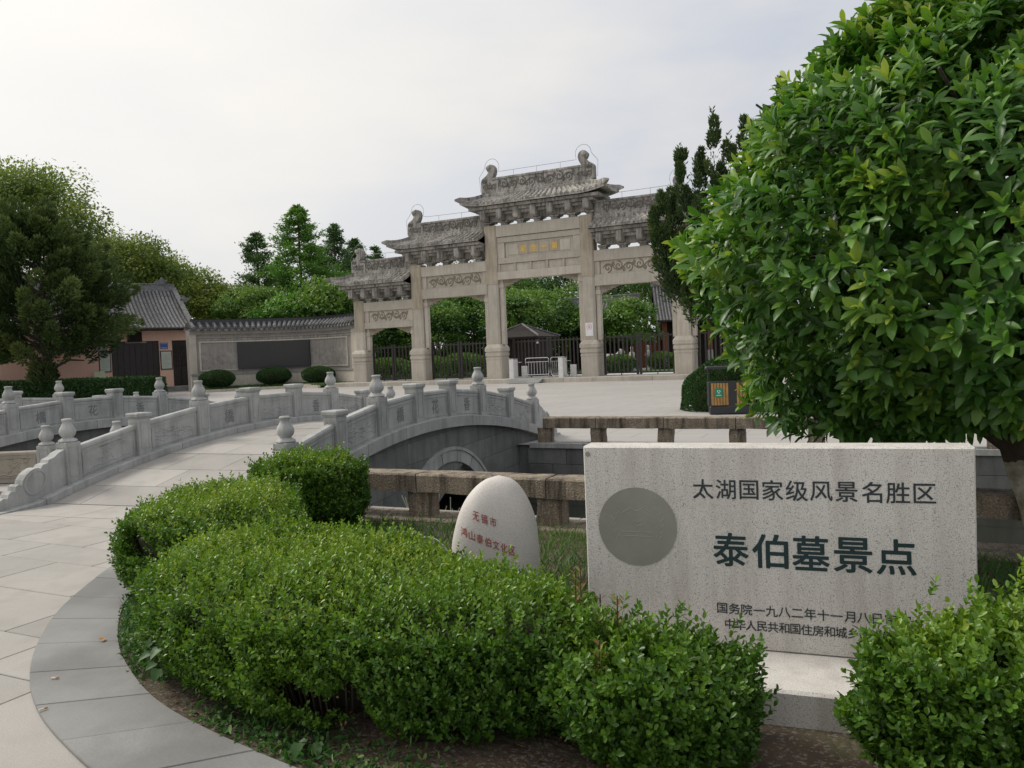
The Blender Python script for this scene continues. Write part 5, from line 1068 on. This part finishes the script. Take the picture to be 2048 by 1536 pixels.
for nm, poly, h, ns_, sd_, lf, tn, lab in (('box_hedge', H1, .50, 17000, 1, .025, .60, 'broad clipped box hedge in the foreground beside the curved kerb'), ('box_hedge', H2, .56, 11500, 2, .026, .56, 'box hedge behind the front one, bulging over the kerb at its left'),
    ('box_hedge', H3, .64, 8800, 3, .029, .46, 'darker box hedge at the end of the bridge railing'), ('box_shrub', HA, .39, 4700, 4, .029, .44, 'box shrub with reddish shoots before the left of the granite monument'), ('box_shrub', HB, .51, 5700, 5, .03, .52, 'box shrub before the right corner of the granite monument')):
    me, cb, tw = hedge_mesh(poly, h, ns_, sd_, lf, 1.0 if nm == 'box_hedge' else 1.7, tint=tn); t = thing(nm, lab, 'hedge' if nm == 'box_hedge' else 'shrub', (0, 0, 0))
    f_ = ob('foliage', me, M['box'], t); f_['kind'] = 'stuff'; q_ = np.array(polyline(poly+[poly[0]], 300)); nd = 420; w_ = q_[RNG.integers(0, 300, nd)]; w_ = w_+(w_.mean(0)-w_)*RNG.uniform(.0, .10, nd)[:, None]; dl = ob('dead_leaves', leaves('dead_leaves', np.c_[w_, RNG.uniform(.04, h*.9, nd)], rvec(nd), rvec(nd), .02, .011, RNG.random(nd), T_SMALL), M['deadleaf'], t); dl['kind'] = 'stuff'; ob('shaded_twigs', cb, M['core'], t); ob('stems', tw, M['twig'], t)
    if nm == 'box_shrub' and sd_ == 4:
        rng = np.random.default_rng(77); P = []; A = []; tm = MB()
        for q, hh in (((-1.20, 2.95), .62), ((-1.17, 2.93), .64), ((-1.08, 2.90), .55), ((-.99, 2.84), .57), ((-1.0, 2.66), .46)):
            tm.tube([(q[0], q[1], .2), (q[0]+.01, q[1], hh)], .003, 3)
            for j in range(14):
                z = hh-.02-.022*(j//2)*1.0; a = (j % 2)*math.pi+(j//2)*1.57+rng.normal(0, .3); P.append((q[0]+.01, q[1], z)); A.append((math.cos(a), math.sin(a), .7))
        ob('red_shoot_leaves', leaves('red_shoots', np.array(P), np.array(A), rvec(len(P))*.4+[0, 0, 1], .035, .014, rng.uniform(0, 1, len(P)), T_ROUND), M['redleaf'], t); ob('red_shoot_stems', tm, M['twig'], t)
# shrub beside the bin
sb = thing('round_shrub', 'green shrub growing behind the litter bin', 'shrub', (-3.55, 19.0, 0)); n = 16000; rng = np.random.default_rng(8); q = rvec(n, rng); q[:, 2] = np.abs(q[:, 2]); p = q*[1.15, .8, 1.25]*(1+.08*lump(q*3, 1)[:, None])
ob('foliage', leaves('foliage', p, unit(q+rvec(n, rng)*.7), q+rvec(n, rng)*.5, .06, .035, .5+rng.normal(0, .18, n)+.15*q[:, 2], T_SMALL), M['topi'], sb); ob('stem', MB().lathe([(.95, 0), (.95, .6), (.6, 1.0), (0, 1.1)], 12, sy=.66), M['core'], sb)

# ------------------------------------------------------------------ osmanthus tree
ot = thing('osmanthus_tree', 'large glossy broadleaf tree overhanging the granite monument', 'tree', (.80, 6.12, 0)); rng = np.random.default_rng(55)
tk = MB().tube([(.06, 0, -.1), (.02, 0, .1), (-.06, -.02, .42), (-.13, -.02, .68)], [.10, .085, .078, .08], 12); tk.smooth = True
tr = ob('trunk', tk, M['whitebark'], ot)
bm = MB().tube([(-.13, -.02, .681), (-.2, -.05, .95), (-.16, -.1, 1.5), (-.05, -.1, 2.4), (.05, 0, 3.3)], [.08, .085, .075, .055, .03], 10)
bm.tube([(-.15, -.03, .75), (-.42, -.1, .98), (-.75, -.2, 1.25), (-1.2, -.4, 1.9)], [.06, .05, .04, .02], 8); bm.tube([(-.15, -.05, .9), (.15, .2, 1.3), (.6, .4, 2.0)], [.06, .05, .025], 8); bm.tube([(-.18, -.06, 1.2), (-.5, -.6, 1.7), (-.7, -1.2, 2.3)], [.05, .04, .02], 8)
for _ in range(40):
    a = rng.uniform(0, 6.28); z = rng.uniform(1.2, 2.6); e = (math.cos(a)*1.7, math.sin(a)*1.6, z+rng.uniform(0, .9)); bm.tube([(-.1, -.05, z-.2), (e[0]*.5, e[1]*.5, z+.1), e], [.03, .02, .008], 5)
bm.smooth = True; ob('limbs', bm, M['bark'], tr)
C0 = np.array([-.13, .10, 2.32]); RX, RZU, RZD = 1.98, 1.85, 1.46
def osm_r(d):        # crown hull: cone-like above, full below
    h = np.hypot(d[:, 0], d[:, 1]); z = d[:, 2]; pu = np.where(z > 0, 1.20, 2.7); rz = np.where(z > 0, RZU, RZD)
    return ((h/RX)**pu+(np.abs(z)/rz)**pu)**(-1/pu)
nw = 7700; d = rvec(nw, rng); keep = d[:, 2] > -.93; d = d[keep]; nw = len(d); rr = osm_r(d)*(1+.10*lump(d*4, 2, 1.)+.06*lump(d*9, 4, 1.))*np.where(rng.random(nw) < .58, rng.uniform(.95, 1.03, nw), rng.uniform(.55, .95, nw)); tip = C0+d*rr[:, None]; kz = tip[:, 2] > .92+.08*lump(tip, 3, 2.); d, rr, tip = d[kz], rr[kz], tip[kz]; nw = len(d)
ax = unit(d*.8+[0, 0, .55]+rvec(nw, rng)*.35); k = 8; ii = np.repeat(np.arange(nw), k); j = np.tile(np.arange(k), nw)
s1 = unit(np.cross(ax, rvec(nw, rng))); s2 = np.cross(ax, s1); ang = j*2.4+rng.uniform(0, 6.28, nw)[ii]+rng.normal(0, .2, nw*k); side = s1[ii]*np.cos(ang)[:, None]+s2[ii]*np.sin(ang)[:, None]
tilt = .28+.15*j+rng.normal(0, .15, nw*k); A_ = unit(ax[ii]*np.cos(tilt)[:, None]+side*np.sin(tilt)[:, None]+[0, 0, -.18]); N_ = unit(ax[ii]*np.sin(tilt)[:, None]-side*np.cos(tilt)[:, None]*.7+[0, 0, .35])
P_ = tip[ii]-ax[ii]*(.013*j)[:, None]; LN = rng.uniform(.09, .145, nw*k)*(1-.25*(j < 2)); young_lit = np.clip(.36+.16*lump(d*5, 7, 1.2)+.09*rng.normal(size=nw), .12, .62)+.08*d[:, 2]-.05*d[:, 0]; TN = young_lit[ii]+.46*np.clip(1-j/4, 0, 1)*(young_lit[ii]+.15)+rng.normal(0, .07, nw*k)  # random young growth, plus side light painted in: top and left tinted lighter
WDT = LN*rng.uniform(.33, .43, nw*k)
cl = np.array([-.8, -6.12, 1.5]); dc = np.linalg.norm(P_-cl, axis=1); vis = (P_-cl)/dc[:, None]; surf_ = rr[ii] > .93*osm_r(d)[ii]; score = np.where(surf_, dc, 99); big = np.argsort(score)[:300]; msk = np.ones(len(P_), bool); msk[big] = False
crown = ob('crown', leaves('crown', P_[msk], A_[msk], N_[msk], LN[msk], WDT[msk], TN[msk], T_LONG), M['osm'], ot); crown['kind'] = 'stuff'
lm = {}
for q in big:
    b_ = int(np.clip(TN[q], 0, .99)*8)
    if b_ not in lm: 
        m_ = fastmesh('leaf', T_LONG[0]*[1, 1, 1], T_LONG[1], {'tint': np.full(10, (b_+.5)/8)}); m_.materials.append(M['osm']); lm[b_] = m_
    a = A_[q]; n_ = N_[q]-(N_[q]@a)*a; n_ /= np.linalg.norm(n_); bb = np.cross(n_, a); o = ob('leaf', lm[b_], None, crown)
    o.matrix_local = Matrix(((a[0]*LN[q], bb[0]*WDT[q], n_[0]*LN[q], P_[q][0]), (a[1]*LN[q], bb[1]*WDT[q], n_[1]*LN[q], P_[q][1]), (a[2]*LN[q], bb[2]*WDT[q], n_[2]*LN[q], P_[q][2]), (0, 0, 0, 1)))

# ------------------------------------------------------------------ grass and weeds in the bed
def free(p):
    for h_ in (H1, H2, H3):
        if inside(p, h_): return False
    return True
n = 30000; Q = np.c_[RNG.uniform(-4.4, 4.2, n), RNG.uniform(3.3, 6.02, n)]; dens = .5+.5*lump(np.c_[Q, np.zeros(n)], 2, 1.4); kp = np.array([free(q) and not (-1.55 < q[0] < .45 and 3.1 < q[1] < 4.05) for q in Q]) & (RNG.random(n) < np.clip(dens+.35+.2*(Q[:, 0] > -2.5), 0, 1)); Q = Q[kp]; n = len(Q)
tag(ob('grass', leaves('grass', np.c_[Q, np.full(n, -.02)], unit(rvec(n)*.65+[0, 0, .9]), rvec(n), RNG.uniform(.06, .19, n), RNG.uniform(.005, .009, n), .42+.3*lump(np.c_[Q, np.zeros(n)], 8, 1.1)+RNG.normal(0, .17, n), T_BLADE), M['grass']), 'uneven green grass growing behind the hedges and monument', 'grass', kind='stuff')
n = 24000; u = RNG.random(n)**1.3; i = RNG.integers(0, 200, n); Q = ki[i]+(np.array([-2.2, 4.0])-ki[i])*(.01+u*.16)[:, None]+RNG.normal(0, .03, (n, 2)); kp = np.array([inside(q, BED) for q in Q]) & (RNG.random(n) < np.clip(.75+.9*lump(np.c_[Q, np.zeros(n)], 3, 2.5), 0, 1)*np.clip(1.7-i/110, .55, 1)); Q = Q[kp]; i0 = i[kp]; n = len(Q)
tag(ob('ground_weeds', leaves('ground_weeds', np.c_[Q, RNG.random(n)**2*.10*np.clip(1.4-i0*.008, .25, 1)], unit(rvec(n)+[0, 0, .5]), rvec(n)*.6+[0, 0, .8], RNG.uniform(.012, .045, n), RNG.uniform(.006, .02, n), .35+RNG.normal(0, .25, n), T_ROUND), M['grass']), 'low weeds and creeping plants between kerb and hedge', 'weeds', kind='stuff')
n = 900; i = RNG.integers(60, 215, n); Q = ki[i]+(np.array([-2.0, 4.0])-ki[i])*(.02+RNG.random(n)*.35)[:, None]+RNG.normal(0, .05, (n, 2)); kp = np.array([inside(q, BED) for q in Q]); Q = Q[kp]; n = len(Q)
tag(ob('fallen_leaves', leaves('fallen_leaves', np.c_[Q, np.full(n, .012)], rvec(n)*[1, 1, .15], rvec(n)*.3+[0, 0, 1], RNG.uniform(.012, .03, n), RNG.uniform(.006, .014, n), RNG.uniform(0, .6, n), T_ROUND), M['deadleaf']), 'dry fallen leaves scattered on the soil', 'leaf litter', kind='stuff')
T_HEART = (np.array([(0, 0, 0), (-.05, .3, .06), (.25, .48, .1), (.65, .3, .05), (1, 0, -.12), (.65, -.3, .05), (.25, -.48, .1), (-.05, -.3, .06), (.35, 0, 0)]), np.array([(0, 8, 1), (1, 8, 2), (2, 8, 3), (3, 8, 4), (4, 8, 5), (5, 8, 6), (6, 8, 7), (7, 8, 0)]))
HM = fastmesh('leaf', T_HEART[0], T_HEART[1], {'tint': np.full(9, .35)}); HM.materials.append(M['weed'])
def weed(lab, loc, spec):
    t = thing('weed_plant', lab, 'plant', loc)
    sm = MB()
    for az, el, l, s_ in spec:
        e = Vector((math.cos(az)*math.cos(el), math.sin(az)*math.cos(el), math.sin(el)))*l; sm.tube([(0, 0, 0), e*.5+Vector((0, 0, .02)), e], .0025, 4)
        ob('leaf', HM, None, t, e, (random.uniform(-.3, .3), .45+random.uniform(-.2, .4), az+random.uniform(-.5, .5)), (s_, s_*.9, s_))
    ob('stem', sm, M['twig'], t)
R = random.Random(4)
weed('broad heart-leaved weed sticking out of the front hedge', (-3.05, 2.62, .1), [(-2.2+R.uniform(-1, 1), R.uniform(.2, 1.2), R.uniform(.08, .22), R.uniform(.045, .07)) for _ in range(12)])
weed('small leafy weed on the bare soil in front of the hedge', (-2.05, 2.36, 0), [(R.uniform(-3.1, 0), R.uniform(.4, 1.2), R.uniform(.05, .12), R.uniform(.05, .07)) for _ in range(7)])
weed('leafy weed beside the right box shrub near the monument edge', (.62, 3.5, .1), [(R.uniform(0, 6.2), R.uniform(.3, 1.3), R.uniform(.2, .5), R.uniform(.06, .08)) for _ in range(14)])

# ------------------------------------------------------------------ granite monument
mo = thing('stone_monument', 'rectangular speckled granite monument slab with carved characters and round medallion', 'monument', (-1.35, 3.5, 0), math.atan2(.16, 1.61)); MW, MZ0, MZ1, MT = 1.62, .15, 1.05, .17
e = .014; sm = MB(); ring = lambda y, i_, z0, z1: [(i_, y, z0+i_), (MW-i_, y, z0+i_), (MW-i_, y, z1-i_), (i_, y, z1-i_)]
sm.loft([ring(0, .006, MZ0, MZ1), ring(.008, 0, MZ0, MZ1), ring(MT-.01, 0, MZ0, MZ1), ring(MT, .01, MZ0, MZ1)]); slab_ = ob('slab', sm, M['monu'], mo)
ob('plinth', MB().box(-.11, MW+.13, -.40, MT+.2, -.06, MZ0-.002, .012), M['monu'], mo)
FZ = lambda x, y, d=0: (x, -.0012-d, MZ0+y)
for body, u0, u1, v0, v1, off, mm in (('太湖国家级风景名胜区', .503, 1.479, .668, .755, .004, 'ink'), ('国务院一九八二年十一月八日审定', .592, 1.375, .154, .202, .002, 'ink'), ('中华人民共和国住房和城乡建设部', .625, 1.31, .085, .131, .002, 'ink')):
    tm = MB(); n_ = len(body); st_ = (u1-u0)/(n_-.1)
    for k, ch in enumerate(body):
        a_, f_, sz = text2d(ch); w_, h_ = sz; sc2 = (v1-v0)/.92; bold_text(tm, ch, u0+st_*(k+.45), (v0+v1)/2, w_*sc2*(st_/(v1-v0)*.98 if st_ < (v1-v0) else 1.0), h_*sc2, FZ, (v1-v0)*.010)
    ob('carved_text', tm, M[mm], slab_)
for k, ch in enumerate('泰伯墓景点'):
    tm = MB(); bold_text(tm, ch, .66+k*.166, .443, .146, .146, FZ, .0026); ob('carved_character', tm, M['green'], slab_)
dc_ = (.245, .531); rd = .181
md = ob('medallion', MB().prism([(dc_[0]+rd*math.cos(k*math.pi/32), dc_[1]+rd*math.sin(k*math.pi/32)) for k in range(64)], lambda u, v, d: (u, d, MZ0+v), -.004, .02), M['disc'], slab_)
em = MB(); D3 = lambda u, v, d: (dc_[0]+u, -.004-d*.35, MZ0+dc_[1]+v)
def stroke(pts, r=.0028):
    for (xa, ya), (xb, yb) in zip(pts[:-1], pts[1:]):
        q = math.hypot(xb-xa, yb-ya); nx_, ny_ = -(yb-ya)/q*r, (xb-xa)/q*r; em.add([D3(xa+nx_, ya+ny_, 0), D3(xa-nx_, ya-ny_, 0), D3(xb-nx_, yb-ny_, 0), D3(xb+nx_, yb+ny_, 0), D3(xa, ya, r), D3(xb, yb, r)], [(0, 4, 5, 3), (4, 1, 2, 5), (0, 1, 4), (3, 5, 2)])
for sg in (1, -1):
    for k in range(5):
        a = -.5+k*.25; cx, cy = sg*.112*math.cos(a), .112*math.sin(a); stroke([(cx-.014, cy+.012), (cx, cy-.004), (cx+.014, cy+.012)])
stroke([(-.075, -.025), (.075, -.025)]); stroke([(-.06, -.045), (.07, -.045)]); stroke([(-.02, .03), (.0, .02), (.02, .03), (.03, .01), (.0, .0), (-.02, .01), (-.02, .03)]); stroke([(.0, .0), (.01, -.02), (.03, -.01)])
stroke([(-.07, .06), (-.03, .085), (0, .07), (.03, .088), (.06, .07)])
ob('emblem', em, M['disc'], md)
ob('anchor_cap', MB().prism([(.012*math.cos(k), .012*math.sin(k)) for k in np.linspace(0, 5.6, 9)], lambda u, v, d: (.022+u, d, MZ1-.035+v), -.004, .003), M['disc'], slab_)

# ------------------------------------------------------------------ pale boulder with red characters
eg = thing('inscribed_boulder', 'pale egg-shaped boulder with red carved characters between hedge and pond', 'boulder', (-2.41, 4.62, 0), rad(26))
EH, EA, EB = .735, .305, .18
def egg_prof(v):              # half-width at height v (0..1)
    return (1-max(0, v)**2.7)**.52*(1-.06*(1-v)**2)
def egg_off(v): return .05*v*v-.02
rings = []; NV = 34; NU = 56
for a in range(NV):
    v = a/(NV-1)*.9995; w = egg_prof(v); rg = []
    for k in range(NU):
        th = 2*math.pi*k/NU; c_, s_ = math.cos(th), math.sin(th); c2, s2_ = abs(c_)**.82*np.sign(c_), abs(s_)**.75*np.sign(s_); wob = 1+.012*math.sin(th*3+v*5)+.008*math.sin(th*7+v*13)
        rg.append((egg_off(v)+EA*w*c2*wob, EB*w*s2_*wob, v*EH-.03))
    rings.append(rg)
bm = MB().loft(rings); bm.smooth = True; bo = ob('boulder', bm.mesh('boulder'), M['egg'], eg)
for p in bo.data.polygons: p.use_smooth = True
def on_egg(x, z):
    v = (z+.03)/EH; w = egg_prof(v); cx = (x-egg_off(v))/(EA*w); cx = max(-.97, min(.97, cx)); th = math.acos(np.sign(cx)*abs(cx)**(1/.82)); return (x, -EB*w*abs(math.sin(th))**.75-.0035, z)
for body, x0, z0, x1, z1, s_ in (('无锡市', -.125, .470, -.015, .432, .056), ('鸿山泰伯文化区', -.205, .370, .10, .245, .056)):
    n_ = len(body)
    for k, ch in enumerate(body):
        u = k/(n_-1); cx, cz = x0+(x1-x0)*u, z0+(z1-z0)*u; tm = MB(); bold_text(tm, ch, 0, 0, s_*.72, s_, lambda a, b, d: tuple(np.array(on_egg(cx+a, cz+b-a*.28))-[0, d, 0]), .0005); ob('red_character', tm, M['red'], bo)

# ------------------------------------------------------------------ litter bin
bn = thing('litter_bin', 'double litter bin with wooden slats and green recycling plate by the shrub', 'bin', (-3.80, 17.58, 0), rad(17))
ob('base', MB().box(.02, .98, -.02, .38, 0, .17, .02), M['iron'], bn); ob('body', MB().box(.0, 1.0, 0, .36, .17, .70, .01), M['iron'], bn)
for x in (.02, .98): ob('roof_post', MB().box(x-.02, x+.02, .14, .20, .70, .98), M['iron'], bn)
ob('canopy', MB().box(-.04, 1.04, .0, .36, .98, 1.04, .015), M['iron'], bn)
for cx in (.04, .58):
    for k in range(6): ob('slat', MB().box(cx+.02+k*.062, cx+.02+k*.062+.052, -.022, -.001, .19, .67, .004), M['wood'], bn)
gp = ob('green_plate', MB().box(.135, .30, -.032, -.023, .37, .56), M['bingreen'], bn); mb = MB(); F2 = lambda u, v, d: (.2175+u, -.033-d, .485+v)
for k in range(3):
    a0 = math.pi/2+k*2.094; arc_ = [(.036*math.cos(a0-.2-q*.28), .036*math.sin(a0-.2-q*.28)) for q in range(5)]; ac = [(.022*math.cos(a0-.2-q*.28), .022*math.sin(a0-.2-q*.28)) for q in range(5)]
    for q in range(4): mb.prism([arc_[q], arc_[q+1], ac[q+1], ac[q]], F2, 0, .003)
    a1 = a0-.2-4*.28; mb.prism([(.046*math.cos(a1), .046*math.sin(a1)), (.029*math.cos(a1-.55), .029*math.sin(a1-.55)), (.012*math.cos(a1), .012*math.sin(a1))], F2, 0, .003)
mb.box(.165, .27, -.036, -.032, .40, .412); ob('recycling_symbol', mb, M['signwhite'], gp)
# wire hoops in the grass
for k, (x, y, w, lab) in enumerate([(-3.50, 4.55, .33, 'left one of the pale wire hoops in the grass'), (-3.16, 4.62, .36, 'middle one of the pale wire hoops left of the boulder'), (-2.82, 4.72, .40, 'wire hoop touching the left side of the boulder')]):
    hp = thing('wire_hoop', lab, 'hoop', (x, y, 0), rad(18), 'garden wire hoops'); ob('wire', MB().tube([(w/2*(1-math.cos(q)), 0, .26*math.sin(q)-.01) for q in [math.pi*j/14 for j in range(15)]], .005, 6), M['plastic'], hp)
# dry stalks in the pond
ds_ = thing('dry_stalks', 'pale dry stalks standing in the pond before the arch', 'plant', (-4.45, 7.1, -.82)); mb = MB(); R = random.Random(9)
for _ in range(16): a, b_ = R.uniform(-.25, .25), R.uniform(-.15, .15); mb.tube([(a, b_, 0), (a+R.uniform(-.05, .05), b_, .5), (a+R.uniform(-.16, .16), b_, R.uniform(.72, .95))], .006, 3)
ob('stalks', mb, M['cpaper'], ds_)
# bits lying on the kerb
lf = thing('dry_leaf', 'curled orange dry leaf lying on the grey kerb', 'leaf', (-3.95, 2.86, .019)); ob('blade', fastmesh('blade', T_HEART[0]*[.05, .035, .06]+[0, 0, .008], T_HEART[1]), M['litter'], lf, rot=(.2, 0, 2.1))
for x, y, a, lab in ((-3.72, 2.42, .5, 'white cigarette end on the kerb, nearer the hedge'), (-3.42, 2.16, 1.4, 'cigarette end lying at the outer edge of the kerb')):
    cg = thing('cigarette_end', lab, 'litter', (x, y, .023), a, 'cigarette ends'); ob('paper', MB().tube([(0, 0, 0), (.022, 0, 0)], .004, 6), M['butt'], cg); ob('filter', MB().tube([(.0222, 0, 0), (.036, 0, 0)], .0041, 6), M['litter'], cg)
